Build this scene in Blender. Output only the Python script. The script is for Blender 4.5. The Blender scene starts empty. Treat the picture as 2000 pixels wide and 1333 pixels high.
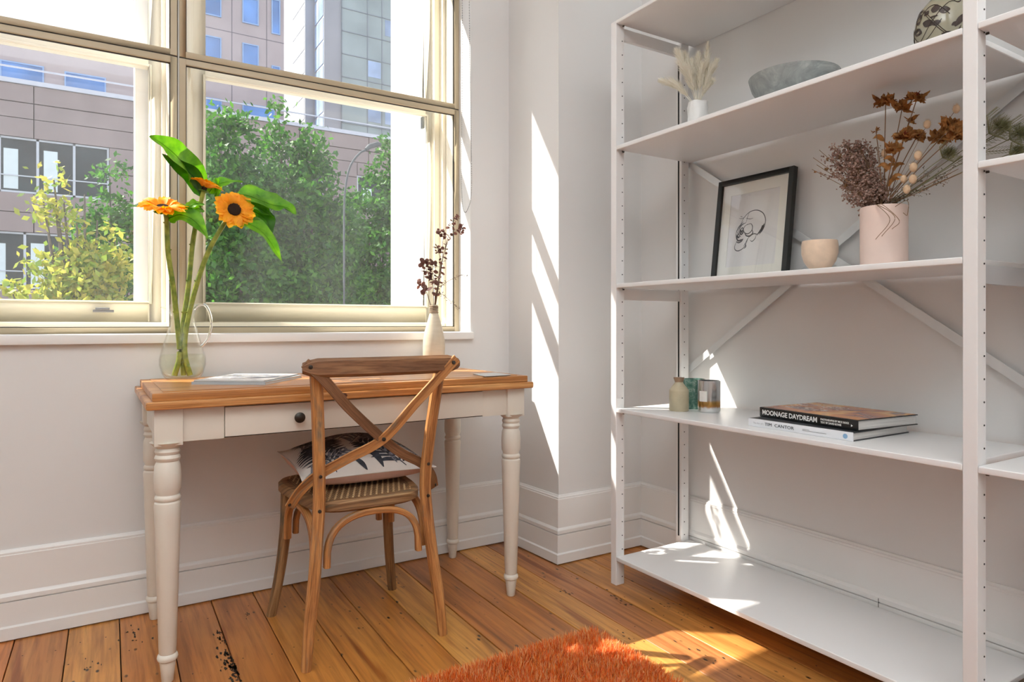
import bpy, bmesh, math, random
import numpy as np
from mathutils import Vector, Matrix
random.seed(7); RNG = np.random.default_rng(7)
C = bpy.context.scene.collection
PI = math.pi

# ------------------------------------------------------------------ camera
FPX, HOR = 1311.0, 634.0
YAW = math.radians(31.93)
SA, CA = math.sin(YAW), math.cos(YAW)
cam = bpy.data.cameras.new('camera'); camo = bpy.data.objects.new('camera', cam); C.objects.link(camo)
camo.location = (0, 0, 1.0); camo.rotation_euler = (PI/2, 0, -YAW)
cam.sensor_width = 36; cam.lens = FPX/2000*36; cam.shift_y = -(666.5-HOR)/2000
cam.clip_start = 0.05; cam.clip_end = 400
bpy.context.scene.camera = camo

def P(px, py, Y=None, X=None, Z=None):
    """world point that the photograph shows at a pixel, on a given plane"""
    r, u = (px-1000)/FPX, (HOR-py)/FPX
    dx, dy, dz = SA+r*CA, CA-r*SA, u
    t = Y/dy if Y is not None else (X/dx if X is not None else (Z-1.0)/dz)
    return Vector((dx*t, dy*t, 1.0+dz*t))

# ------------------------------------------------------------------ world, sun, exposure
S = bpy.context.scene
S.view_settings.view_transform = 'Standard'; S.view_settings.look = 'None'
S.view_settings.gamma = 1; S.view_settings.use_curve_mapping = False
S.view_settings.exposure = 0.68
try: S.cycles.transparent_max_bounces = 32
except AttributeError: pass
W = bpy.data.worlds.new('sky'); S.world = W; W.use_nodes = True
nt = W.node_tree; nt.nodes.clear()
tc = nt.nodes.new('ShaderNodeTexCoord'); sx = nt.nodes.new('ShaderNodeSeparateXYZ')
cr = nt.nodes.new('ShaderNodeValToRGB'); bg = nt.nodes.new('ShaderNodeBackground'); wo = nt.nodes.new('ShaderNodeOutputWorld')
nt.links.new(tc.outputs['Generated'], sx.inputs[0]); nt.links.new(sx.outputs['Z'], cr.inputs[0])
cr.color_ramp.elements[0].position = 0.0; cr.color_ramp.elements[0].color = (.82, .84, .88, 1)
cr.color_ramp.elements[1].position = 0.85; cr.color_ramp.elements[1].color = (.52, .64, .86, 1)
e = cr.color_ramp.elements.new(.3); e.color = (.80, .85, .95, 1)
nt.links.new(cr.outputs[0], bg.inputs[0]); bg.inputs[1].default_value = 1.0
nt.links.new(bg.outputs[0], wo.inputs[0])
TH, EL = math.radians(41), math.radians(48.4)
sun = bpy.data.lights.new('sun', 'SUN'); suno = bpy.data.objects.new('sun', sun); C.objects.link(suno)
sun.energy = 7.8; sun.angle = 0.0093; sun.color = (1.0, .95, .86)
sd = Vector((-math.cos(TH)*math.cos(EL), math.sin(TH)*math.cos(EL), math.sin(EL)))
suno.rotation_euler = sd.to_track_quat('Z', 'Y').to_euler(); suno.location = (-6, 6, 12)
def area(name, loc, target, size, power, col):
    l = bpy.data.lights.new(name, 'AREA'); o = bpy.data.objects.new(name, l); C.objects.link(o)
    l.shape = 'RECTANGLE'; l.size, l.size_y = size; l.energy = power; l.color = col
    o.location = loc; o.rotation_euler = (Vector(loc)-Vector(target)).to_track_quat('Z', 'Y').to_euler()
area('bounce_fill', (-.3, -.5, 2.35), (-.3, -.5, 5), (1.8, 1.8), 96, (.93, .975, 1.0))  # added unseen fill aimed at the ceiling to brighten the room

# ------------------------------------------------------------------ materials
MATS = {}
def newmat(name):
    m = bpy.data.materials.new(name); m.use_nodes = True; MATS[name] = m
    return m, m.node_tree, m.node_tree.nodes['Principled BSDF']
def N(t, kind, **kw):
    n = t.nodes.new(kind)
    for k, v in kw.items(): setattr(n, k, v)
    return n
def ramp(t, stops):
    n = N(t, 'ShaderNodeValToRGB'); r = n.color_ramp
    r.elements[0].position = stops[0][0]; r.elements[0].color = (*stops[0][1], 1)
    r.elements[1].position = stops[-1][0]; r.elements[1].color = (*stops[-1][1], 1)
    for p, c in stops[1:-1]: r.elements.new(p).color = (*c, 1)
    return n
def mixc(t, a, b, f, mode='MIX'):
    n = N(t, 'ShaderNodeMix', data_type='RGBA', blend_type=mode)
    for s, v in ((0, f), (6, a), (7, b)):
        if isinstance(v, (int, float)): n.inputs[s].default_value = v
        elif isinstance(v, tuple): n.inputs[s].default_value = (*v, 1)
        else: t.links.new(v, n.inputs[s])
    return n.outputs[2]
def bump(t, b, h, strength, dist=.002):
    n = N(t, 'ShaderNodeBump'); n.inputs['Strength'].default_value = strength; n.inputs['Distance'].default_value = dist
    t.links.new(h, n.inputs['Height']); t.links.new(n.outputs[0], b.inputs['Normal'])
def noise(t, vec, scale, detail=3, rough=.5, dist=0):
    n = N(t, 'ShaderNodeTexNoise'); n.inputs['Scale'].default_value = scale
    n.inputs['Detail'].default_value = detail; n.inputs['Roughness'].default_value = rough
    n.inputs['Distortion'].default_value = dist
    if vec is not None: t.links.new(vec, n.inputs['Vector'])
    return n.outputs['Fac']
def coords(t, which='Object', scale=(1, 1, 1)):
    c = N(t, 'ShaderNodeTexCoord'); m = N(t, 'ShaderNodeMapping'); m.inputs['Scale'].default_value = scale
    t.links.new(c.outputs[which], m.inputs[0]); return m.outputs[0]
def plain(name, col, rough=.5, metal=0, var=.04, scale=6, bmp=0, spec=None, coat=0):
    m, t, b = newmat(name)
    f = noise(t, coords(t), scale, 4)
    lo = tuple(max(0, c*(1-var)) for c in col); hi = tuple(min(1, c*(1+var)) for c in col)
    r = ramp(t, [(.3, lo), (.7, hi)]); t.links.new(f, r.inputs[0]); t.links.new(r.outputs[0], b.inputs['Base Color'])
    b.inputs['Roughness'].default_value = rough; b.inputs['Metallic'].default_value = metal
    if spec is not None: b.inputs['Specular IOR Level'].default_value = spec
    if coat: b.inputs['Coat Weight'].default_value = coat; b.inputs['Coat Roughness'].default_value = .1
    if bmp: bump(t, b, noise(t, coords(t), scale*12, 3), bmp, .001)
    return m
def wood(name, dark, mid, light, rough=.4, su=1.6, sv=26, bmp=.3, wear=None, coat=0):
    """grain runs along U of the metric UV map"""
    m, t, b = newmat(name)
    oi = N(t, 'ShaderNodeObjectInfo')
    uv = N(t, 'ShaderNodeTexCoord'); off = N(t, 'ShaderNodeVectorMath', operation='ADD')
    comb = N(t, 'ShaderNodeCombineXYZ'); mul = N(t, 'ShaderNodeMath', operation='MULTIPLY'); mul.inputs[1].default_value = 37
    t.links.new(oi.outputs['Random'], mul.inputs[0])
    for k in (0, 1, 2): t.links.new(mul.outputs[0], comb.inputs[k])
    t.links.new(uv.outputs['UV'], off.inputs[0]); t.links.new(comb.outputs[0], off.inputs[1])
    mp = N(t, 'ShaderNodeMapping'); mp.inputs['Scale'].default_value = (su, sv, 1); t.links.new(off.outputs[0], mp.inputs[0])
    f1 = noise(t, mp.outputs[0], 1.4, 5, .55, .6)
    mp2 = N(t, 'ShaderNodeMapping'); mp2.inputs['Scale'].default_value = (su*4, sv*9, 1); t.links.new(off.outputs[0], mp2.inputs[0])
    f2 = noise(t, mp2.outputs[0], 1.5, 3, .6)
    r = ramp(t, [(.28, dark), (.5, mid), (.74, light)]); t.links.new(f1, r.inputs[0])
    r2 = ramp(t, [(.36, (.46, .38, .33)), (.56, (1, 1, 1))]); t.links.new(f2, r2.inputs[0])
    out = mixc(t, r.outputs[0], r2.outputs[0], .7, 'MULTIPLY')
    if wear:
        mp3 = N(t, 'ShaderNodeMapping'); mp3.inputs['Scale'].default_value = (5, 22, 1); t.links.new(off.outputs[0], mp3.inputs[0])
        f3 = noise(t, mp3.outputs[0], 1.3, 4, .6, .4)
        r3 = ramp(t, [(.57, (0, 0, 0)), (.70, (.85, .85, .85))]); t.links.new(f3, r3.inputs[0])
        out = mixc(t, out, wear, r3.outputs[0])
    t.links.new(out, b.inputs['Base Color']); b.inputs['Roughness'].default_value = rough
    if coat: b.inputs['Coat Weight'].default_value = coat; b.inputs['Coat Roughness'].default_value = .15
    if bmp: bump(t, b, f2, bmp, .001)
    return m
def island(name, cols, rough=.6, trans=0, var_scale=None, sheen=0):
    """colour varies from piece to piece of one mesh"""
    m, t, b = newmat(name)
    g = N(t, 'ShaderNodeNewGeometry'); r = ramp(t, [(i/(len(cols)-1), c) for i, c in enumerate(cols)])
    t.links.new(g.outputs['Random Per Island'], r.inputs[0]); col = r.outputs[0]
    if var_scale:
        f = noise(t, coords(t), var_scale, 3); rr = ramp(t, [(.35, (.6, .6, .6)), (.65, (1.1, 1.1, 1.1))]); t.links.new(f, rr.inputs[0])
        col = mixc(t, col, rr.outputs[0], 1, 'MULTIPLY')
    t.links.new(col, b.inputs['Base Color']); b.inputs['Roughness'].default_value = rough
    if trans:
        tr = N(t, 'ShaderNodeBsdfTranslucent'); mx = N(t, 'ShaderNodeMixShader'); mx.inputs[0].default_value = trans
        t.links.new(col, tr.inputs[0]); t.links.new(b.outputs[0], mx.inputs[1]); t.links.new(tr.outputs[0], mx.inputs[2])
        t.links.new(mx.outputs[0], t.nodes['Material Output'].inputs[0])
    return m
def leafmat(name, a, b_, trans=.4, rough=.5, scale=30):
    m, t, b = newmat(name)
    f = noise(t, coords(t), scale, 3); r = ramp(t, [(.3, a), (.7, b_)]); t.links.new(f, r.inputs[0])
    t.links.new(r.outputs[0], b.inputs['Base Color']); b.inputs['Roughness'].default_value = rough
    bump(t, b, noise(t, coords(t), scale*3, 2), .4, .002)
    tr = N(t, 'ShaderNodeBsdfTranslucent'); mx = N(t, 'ShaderNodeMixShader'); mx.inputs[0].default_value = trans
    hs = N(t, 'ShaderNodeHueSaturation'); hs.inputs['Saturation'].default_value = 1.2; hs.inputs['Value'].default_value = 1.5
    t.links.new(r.outputs[0], hs.inputs['Color']); t.links.new(hs.outputs[0], tr.inputs[0])
    t.links.new(b.outputs[0], mx.inputs[1]); t.links.new(tr.outputs[0], mx.inputs[2]); t.links.new(mx.outputs[0], t.nodes['Material Output'].inputs[0])
    return m

WALL = plain('wall_paint', (.79, .785, .775), .55, var=.012, scale=2, bmp=.05)
TRIM = plain('white_trim_paint', (.86, .85, .83), .32, var=.01, scale=3)
CREAM = plain('cream_window_paint', (.90, .845, .70), .35, var=.015, scale=5)
TAN = plain('tan_glazing_frame', (.52, .43, .29), .4, var=.04, scale=8)
GAP = plain('dark_gap', (.06, .055, .05), .8)
GREYSTRIP = plain('grey_strip', (.55, .55, .52), .5)
STONEW = plain('white_render', (.92, .91, .88), .8, var=.02)
SHELF = plain('white_shelf_paint', (.85, .845, .84), .3, var=.008, scale=2)
SHELFD = plain('screw_hole_dark', (.03, .03, .03), .8)
STEEL = plain('galvanised_strap', (.72, .74, .75), .45, metal=.3, var=.05)
DESKP = plain('ivory_desk_paint', (.80, .755, .66), .38, var=.02, scale=4)
KNOB = plain('dark_bronze', (.05, .045, .038), .35, metal=.6)
BLACK = plain('black_frame_paint', (.012, .014, .013), .45)
CHROME = plain('chrome_catch', (.30, .30, .31), .3, metal=.9)
DESKW = wood('pine_top', (.33, .115, .028), (.58, .245, .068), (.80, .44, .17), .36, su=.9, sv=26, bmp=.1, coat=.15)
CHAIRW = wood('weathered_oak', (.22, .078, .024), (.58, .255, .078), (.74, .40, .15), .55, su=2.6, sv=45, bmp=.6, wear=(.20, .16, .11))
CHAIRG = wood('worn_oak', (.14, .07, .032), (.34, .18, .075), (.52, .33, .16), .6, su=2.5, sv=40, bmp=.6, wear=(.12, .095, .06))
CHAIRB = wood('brown_oak_rail', (.12, .055, .026), (.27, .13, .06), (.38, .20, .09), .5, su=2.0, sv=40, bmp=.4)

def floor_mat():
    m, t, b = newmat('rimu_boards')
    oi = N(t, 'ShaderNodeObjectInfo'); tcn = N(t, 'ShaderNodeTexCoord')
    comb = N(t, 'ShaderNodeCombineXYZ'); mul = N(t, 'ShaderNodeMath', operation='MULTIPLY'); mul.inputs[1].default_value = 53
    t.links.new(oi.outputs['Random'], mul.inputs[0])
    for k in (0, 1, 2): t.links.new(mul.outputs[0], comb.inputs[k])
    off = N(t, 'ShaderNodeVectorMath', operation='ADD'); t.links.new(tcn.outputs['Object'], off.inputs[0]); t.links.new(comb.outputs[0], off.inputs[1])
    def mp(s):
        n = N(t, 'ShaderNodeMapping'); n.inputs['Scale'].default_value = s; t.links.new(off.outputs[0], n.inputs[0]); return n.outputs[0]
    f1 = noise(t, mp((9, .75, 1)), 1.2, 3, .5, .8)        # broad heartwood streaks
    f2 = noise(t, mp((70, 3.2, 1)), 1.0, 5, .6, .4)       # fine grain
    f3 = noise(t, mp((1.2, 1.0, 1)), 2.2, 3, .5)
    r = ramp(t, [(.30, (.62, .60, .56)), (.44, (1, 1, 1)), (.60, (1.06, 1.16, 1.2)), (.68, (.60, .46, .40))]); t.links.new(f1, r.inputs[0])
    r2 = ramp(t, [(.3, (.66, .60, .54)), (.58, (1.08, 1.08, 1.06))]); t.links.new(f2, r2.inputs[0])
    r3 = ramp(t, [(.3, (.84, .82, .8)), (.7, (1.12, 1.12, 1.1))]); t.links.new(f3, r3.inputs[0])
    c = mixc(t, oi.outputs['Color'], r.outputs[0], 1, 'MULTIPLY'); c = mixc(t, c, r2.outputs[0], 1, 'MULTIPLY'); c = mixc(t, c, r3.outputs[0], 1, 'MULTIPLY')
    # borer holes, nail stains and black ink-like stains
    v = N(t, 'ShaderNodeTexVoronoi'); v.inputs['Scale'].default_value = 1; t.links.new(mp((26, 13, 1)), v.inputs['Vector'])
    spots = ramp(t, [(.07, (1, 1, 1)), (.15, (0, 0, 0))]); t.links.new(v.outputs['Distance'], spots.inputs[0])
    gate = ramp(t, [(.46, (0, 0, 0)), (.54, (1, 1, 1))]); t.links.new(noise(t, mp((3.5, 1.3, 1)), 1.7, 2), gate.inputs[0])
    sm = mixc(t, spots.outputs[0], gate.outputs[0], 1, 'MULTIPLY')
    c = mixc(t, c, (.035, .02, .012), sm)
    st = ramp(t, [(.685, (0, 0, 0)), (.76, (1, 1, 1))]); t.links.new(noise(t, mp((11, 2.4, 1)), 1.5, 6, .7, .3), st.inputs[0])
    c = mixc(t, c, (.045, .032, .02), st.outputs[0])
    t.links.new(c, b.inputs['Base Color']); b.inputs['Roughness'].default_value = .36
    b.inputs['Coat Weight'].default_value = .12; b.inputs['Coat Roughness'].default_value = .2
    bump(t, b, f2, .12, .001)
    return m
FLOORW = floor_mat()

def glass_sheet(name, refl=.10, haze=.05, hazecol=(.9, .92, .95)):
    m, t, b = newmat(name); t.nodes.remove(b)
    tr = N(t, 'ShaderNodeBsdfTransparent'); gl = N(t, 'ShaderNodeBsdfGlossy'); gl.inputs['Roughness'].default_value = .01
    lw = N(t, 'ShaderNodeLayerWeight'); lw.inputs['Blend'].default_value = .5
    pw = N(t, 'ShaderNodeMath', operation='POWER'); pw.inputs[1].default_value = 5; t.links.new(lw.outputs['Facing'], pw.inputs[0])
    mth = N(t, 'ShaderNodeMath', operation='MULTIPLY_ADD'); mth.inputs[1].default_value = .5; mth.inputs[2].default_value = refl*.35
    t.links.new(pw.outputs[0], mth.inputs[0])
    m1 = N(t, 'ShaderNodeMixShader'); t.links.new(mth.outputs[0], m1.inputs[0]); t.links.new(tr.outputs[0], m1.inputs[1]); t.links.new(gl.outputs[0], m1.inputs[2])
    out = m1.outputs[0]
    if haze:  # milky veil mixed in to imitate glare and reflections on the panes
        df = N(t, 'ShaderNodeBsdfTranslucent'); df.inputs[0].default_value = (*hazecol, 1)
        dd = N(t, 'ShaderNodeBsdfDiffuse'); dd.inputs[0].default_value = (*hazecol, 1)
        ms = N(t, 'ShaderNodeMixShader'); ms.inputs[0].default_value = .5; t.links.new(df.outputs[0], ms.inputs[1]); t.links.new(dd.outputs[0], ms.inputs[2])
        f = noise(t, coords(t, 'Object', (2.5, 1, .8)), 2.0, 5, .7)
        rr = N(t, 'ShaderNodeMapRange'); rr.inputs[1].default_value = .3; rr.inputs[2].default_value = .75
        rr.inputs[3].default_value = haze*.4; rr.inputs[4].default_value = haze*1.7; t.links.new(f, rr.inputs[0])
        m2 = N(t, 'ShaderNodeMixShader'); t.links.new(rr.outputs[0], m2.inputs[0]); t.links.new(out, m2.inputs[1]); t.links.new(ms.outputs[0], m2.inputs[2]); out = m2.outputs[0]
    t.links.new(out, t.nodes['Material Output'].inputs[0]); return m
PANE = glass_sheet('inner_glazing', .05, .006)
PANEO = glass_sheet('hazy_sash_glass', .06, .014)
PICGL = glass_sheet('picture_glass', .10, 0)
def solid_glass(name, ior, col=(1, 1, 1)):
    m, t, b = newmat(name); t.nodes.remove(b)
    g = N(t, 'ShaderNodeBsdfGlass'); g.inputs['IOR'].default_value = ior; g.inputs['Roughness'].default_value = 0; g.inputs[0].default_value = (*col, 1)
    t.links.new(g.outputs[0], t.nodes['Material Output'].inputs[0]); return m
def thin_glass(name, tint, base, edge, power=3):
    m, t, b = newmat(name); t.nodes.remove(b)
    tr = N(t, 'ShaderNodeBsdfTransparent'); tr.inputs[0].default_value = (*tint, 1)
    gl = N(t, 'ShaderNodeBsdfGlossy'); gl.inputs['Roughness'].default_value = .03
    lw = N(t, 'ShaderNodeLayerWeight'); lw.inputs['Blend'].default_value = .5
    pw = N(t, 'ShaderNodeMath', operation='POWER'); pw.inputs[1].default_value = power; t.links.new(lw.outputs['Facing'], pw.inputs[0])
    ma = N(t, 'ShaderNodeMath', operation='MULTIPLY_ADD'); ma.inputs[1].default_value = edge; ma.inputs[2].default_value = base; t.links.new(pw.outputs[0], ma.inputs[0])
    mx = N(t, 'ShaderNodeMixShader'); t.links.new(ma.outputs[0], mx.inputs[0]); t.links.new(tr.outputs[0], mx.inputs[1]); t.links.new(gl.outputs[0], mx.inputs[2])
    t.links.new(mx.outputs[0], t.nodes['Material Output'].inputs[0]); return m
JUGG = thin_glass('jug_glass', (.995, 1, .995), .02, .7, 4); WATER = thin_glass('water', (.975, .985, .93), .02, .2)
HANDLEG = solid_glass('handle_glass', 1.4)

# ------------------------------------------------------------------ mesh builder
ORG = {}
class MB:
    def __init__(s): s.v = []; s.f = []; s.uv = []; s.mi = []
    def add(s, vs, fs, uvs=None, mi=0):
        o = len(s.v); s.v += [tuple(v) for v in vs]
        for i, f in enumerate(fs):
            s.f.append(tuple(o+k for k in f)); s.mi.append(mi)
            s.uv.append(uvs[i] if uvs else [(0, 0)]*len(f))
        return s
    def box(s, x0, x1, y0, y1, z0, z1, g='x', mi=0, M=None):
        vs = [Vector((x, y, z)) for z in (z0, z1) for y in (y0, y1) for x in (x0, x1)]
        fs = [(0, 2, 3, 1), (4, 5, 7, 6), (0, 1, 5, 4), (2, 6, 7, 3), (0, 4, 6, 2), (1, 3, 7, 5)]
        gi = 'xyz'.index(g); oth = [k for k in range(3) if k != gi]
        uvs = [[(vs[k][gi], vs[k][oth[0]]+vs[k][oth[1]]*1.37) for k in f] for f in fs]
        if M: vs = [M @ v for v in vs]
        return s.add(vs, fs, uvs, mi)
    def lathe(s, prof, c, seg=24, mi=0, axis=None, sx=1, sy=1):
        vs = []; fs = []; uvs = []; n = len(prof)
        L = [0]
        for i in range(1, n): L.append(L[-1]+math.hypot(prof[i][0]-prof[i-1][0], prof[i][1]-prof[i-1][1]))
        for r, z in prof:
            for k in range(seg):
                a = 2*PI*k/seg; vs.append(Vector((r*math.cos(a)*sx, r*math.sin(a)*sy, z)))
        for i in range(n-1):
            for k in range(seg):
                k2 = (k+1) % seg
                fs.append((i*seg+k, i*seg+k2, (i+1)*seg+k2, (i+1)*seg+k))
                R = max(prof[i][0], .01)
                u0, u1 = 2*PI*R*k/seg, 2*PI*R*(k+1)/seg
                uvs.append([(L[i], u0), (L[i], u1), (L[i+1], u1), (L[i+1], u0)])
        if prof[0][0] > 1e-5: fs.append(tuple(range(seg-1, -1, -1))); uvs.append([(0, 0)]*seg)
        if prof[-1][0] > 1e-5: fs.append(tuple((n-1)*seg+k for k in range(seg))); uvs.append([(0, 0)]*seg)
        M = Matrix.Translation(Vector(c))
        if axis is not None: M = M @ Vector(axis).to_track_quat('Z', 'Y').to_matrix().to_4x4()
        return s.add([M @ v for v in vs], fs, uvs, mi)
    def sweep(s, pts, sec, up=(0, 0, 1), cap=True, mi=0, closed=False):
        """sec: function(i, t) -> list of (a, b) offsets along side / up axes"""
        pts = [Vector(p) for p in pts]; n = len(pts); vs = []; fs = []; uvs = []
        L = [0]
        for i in range(1, n): L.append(L[-1]+(pts[i]-pts[i-1]).length)
        up = Vector(up); m = 0
        for i, p in enumerate(pts):
            if closed: T = pts[(i+1) % n]-pts[i-1]
            else: T = pts[min(i+1, n-1)]-pts[max(i-1, 0)]
            T.normalize(); side = T.cross(up)
            if side.length < 1e-4: side = T.cross(Vector((.3, 1, .1)))
            side.normalize(); u2 = side.cross(T).normalized()
            if i and False: pass
            q = sec(i, i/(n-1)); m = len(q)
            for a, b in q: vs.append(p+side*a+u2*b)
        per = [0]
        q = sec(0, 0)
        for k in range(m): a = q[k]; b = q[(k+1) % m]; per.append(per[-1]+math.hypot(a[0]-b[0], a[1]-b[1]))
        for i in range(n if closed else n-1):
            j = (i+1) % n
            for k in range(m):
                k2 = (k+1) % m
                fs.append((i*m+k, i*m+k2, j*m+k2, j*m+k))
                uvs.append([(L[i], per[k]), (L[i], per[k+1]), (L[j], per[k+1]), (L[j], per[k])])
        if cap and not closed:
            fs.append(tuple(range(m-1, -1, -1))); uvs.append([(0, v.x) for v in vs[:m]])
            fs.append(tuple((n-1)*m+k for k in range(m))); uvs.append([(0, 0)]*m)
        return s.add(vs, fs, uvs, mi)
    def tube(s, pts, r, seg=8, mi=0, **kw):
        rr = r if callable(r) else (lambda t: r)
        return s.sweep(pts, lambda i, t: [(rr(t)*math.cos(2*PI*k/seg), rr(t)*math.sin(2*PI*k/seg)) for k in range(seg)], mi=mi, **kw)
    def bar(s, pts, w, h, up=(0, 0, 1), c=.25, mi=0):
        """rounded rectangle section, w along side axis, h along up axis"""
        ww = w if callable(w) else (lambda t: w); hh = h if callable(h) else (lambda t: h)
        def sec(i, t):
            a, b = ww(t)/2, hh(t)/2; e = min(a, b)*c
            return [(-a+e, -b), (a-e, -b), (a, -b+e), (a, b-e), (a-e, b), (-a+e, b), (-a, b-e), (-a, -b+e)]
        return s.sweep(pts, sec, up=up, mi=mi)
    def ball(s, c, r, seg=8, rings=5, sz=1, mi=0):
        prof = [(max(r*math.sin(PI*i/rings), 1e-6), -r*sz*math.cos(PI*i/rings)) for i in range(rings+1)]
        return s.lathe(prof, c, seg, mi)
    def build(s, name, mats, parent=None, bevel=0, seg=2, smooth=35, origin=None, loc_from_parent=True):
        me = bpy.data.meshes.new(name)
        org = Vector(origin) if origin is not None else (ORG[parent.name].copy() if parent is not None else Vector((0, 0, 0)))
        me.from_pydata([tuple(Vector(v)-org) for v in s.v], [], s.f)
        if not isinstance(mats, (list, tuple)): mats = [mats]
        for m in mats: me.materials.append(m)
        me.polygons.foreach_set('material_index', s.mi)
        uvl = me.uv_layers.new(name='UVMap'); flat = [c for f in s.uv for p in f for c in p]
        uvl.data.foreach_set('uv', flat)
        if bevel:
            bm = bmesh.new(); bm.from_mesh(me); bmesh.ops.remove_doubles(bm, verts=bm.verts, dist=1e-5)
            ed = [e for e in bm.edges if len(e.link_faces) == 2 and e.calc_face_angle(0) > .5]
            bmesh.ops.bevel(bm, geom=ed, offset=bevel, segments=seg, affect='EDGES', profile=.6, clamp_overlap=True)
            bm.to_mesh(me); bm.free()
        me.update()
        if smooth:
            me.polygons.foreach_set('use_smooth', [True]*len(me.polygons)); me.set_sharp_from_angle(angle=math.radians(smooth))
        o = bpy.data.objects.new(name, me); C.objects.link(o)
        if parent is not None:
            o.parent = parent; o.location = org-ORG[parent.name]
        else: o.location = org
        ORG[o.name] = org
        return o
def empty(name, loc):
    o = bpy.data.objects.new(name, None); C.objects.link(o); o.location = loc; o.empty_display_size = .05
    ORG[o.name] = Vector(loc); return o
def tag(o, label=None, cat=None, group=None, kind=None):
    if label: o['label'] = label
    if cat: o['category'] = cat
    if group: o['group'] = group
    if kind: o['kind'] = kind
    return o
def thing(name, loc, label, cat, group=None): return tag(empty(name, loc), label, cat, group)
def struct(o, label=None): return tag(o, label, None, None, 'structure')
def cr_spline(pts, n=8):
    pts = [Vector(p) for p in pts]; out = []
    q = [pts[0]*2-pts[1]]+pts+[pts[-1]*2-pts[-2]]
    for i in range(1, len(q)-2):
        p0, p1, p2, p3 = q[i-1:i+3]
        for k in range(n):
            t = k/n
            out.append(.5*((2*p1)+(p2-p0)*t+(2*p0-5*p1+4*p2-p3)*t*t+(3*p1-p0-3*p2+p3)*t**3))
    out.append(pts[-1]); return out
def leaf(mb, pts, width, nrm, cup=.15, n=10, shape=1, mi=0, wave=0, seed=0):
    """a real leaf blade along pts (3-D), with a midrib and raised or hanging sides"""
    L = cr_spline(pts, max(2, n//(len(pts)-1))); m = len(L); nrm = Vector(nrm).normalized(); vs = []; fs = []
    for i, p in enumerate(L):
        t = i/(m-1); T = (L[min(i+1, m-1)]-L[max(i-1, 0)]).normalized(); side = T.cross(nrm).normalized(); nn = side.cross(T).normalized()
        if shape == 1: w = width*(math.sin(PI*min(1, t**.7))**.8 if 0 < t < 1 else .02)
        else: w = width*(math.sin(PI*t**.9)**.6 if 0 < t < 1 else .05)
        for k, a in enumerate((-1, -.5, 0, .5, 1)):
            wv = wave*math.sin(t*17+seed+(2.1 if a > 0 else 0))*abs(a)
            vs.append(p+side*(a*w/2)+nn*(cup*w*(a*a)+wv))
    for i in range(m-1):
        for k in range(4): fs.append((i*5+k, i*5+k+1, i*5+k+6, i*5+k+5))
    mb.add(vs, fs, None, mi); return mb
def text_mesh(name, body, size, origin, xd, yd, mat, parent, extrude=.0002, sx=1, shear=0, bold=0, align='LEFT'):
    cu = bpy.data.curves.new(name, 'FONT'); cu.body = body; cu.size = size; cu.extrude = extrude; cu.offset = bold; cu.shear = shear
    cu.resolution_u = 3; cu.align_x = align
    tmp = bpy.data.objects.new('tmp', cu); C.objects.link(tmp); bpy.context.view_layer.update()
    me = bpy.data.meshes.new_from_object(tmp.evaluated_get(bpy.context.evaluated_depsgraph_get()))
    bpy.data.objects.remove(tmp); xd = Vector(xd).normalized(); yd = Vector(yd).normalized(); zd = xd.cross(yd)
    org = ORG[parent.name]
    for v in me.vertices: v.co = Vector(origin)+xd*v.co.x*sx+yd*v.co.y+zd*v.co.z-org
    me.name = name; me.materials.clear(); me.materials.append(mat)
    o = bpy.data.objects.new(name, me); C.objects.link(o); o.parent = parent; ORG[o.name] = org.copy(); return o

# ------------------------------------------------------------------ room shell
YW, YF = 2.655, 2.766          # inner wall face, plane of the inner glazing
WL, WR, WB, WT = -.905, 1.435, .967, 2.95
mb = MB()
mb.box(-3.2, WL, YW, 3.02, -.1, 3.3).box(WR, 1.90, YW, 3.02, -.1, 3.3).box(WL, WR, YW, 3.02, -.1, WB).box(WL, WR, YW, 3.02, WT, 3.3)
mb.box(-3.2, -1.02, 3.02, 3.5, -4.4, 4.3).box(1.395, 2.6, 3.02, 3.5, -4.4, 4.3).box(-1.02, 1.395, 3.02, 3.5, -4.4, 1.02).box(-1.02, 1.395, 3.02, 3.5, 3.92, 4.3)
struct(mb.build('wall_north', WALL, smooth=0), 'white painted wall with the tall window above the desk')
# pillar beside the window wall; its side face is a touch out of square
mb = MB(); px0, px1 = 1.635, 1.653
vs = [(px0, 2.70, 0), (px1, 2.283, 0), (2.20, 2.283, 0), (2.20, 2.70, 0)]; vs += [(a, b, 3.3) for a, b, c in vs]
mb.add(vs, [(0, 3, 2, 1), (4, 5, 6, 7), (0, 1, 5, 4), (1, 2, 6, 5), (2, 3, 7, 6), (3, 0, 4, 7)])
struct(mb.build('wall_pillar', WALL, smooth=0), 'white wall pillar in the corner between window and shelving')
struct(MB().box(2.116, 2.3, -2.6, 2.7, -.1, 3.3).build('wall_east', WALL, smooth=0), 'white wall behind the shelving')
struct(MB().box(-3.35, -3.2, -2.6, 3.02, -.1, 3.3).build('wall_west', WALL, smooth=0), 'white wall at the left end of the room')
struct(MB().box(-3.35, 2.3, -2.75, -2.6, -.1, 3.3).build('wall_south', WALL, smooth=0), 'white wall at the back of the room')
struct(MB().box(-3.2, 2.3, -2.6, 3.02, 3.3, 3.45).build('ceiling', WALL, smooth=0), 'white ceiling')

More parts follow.
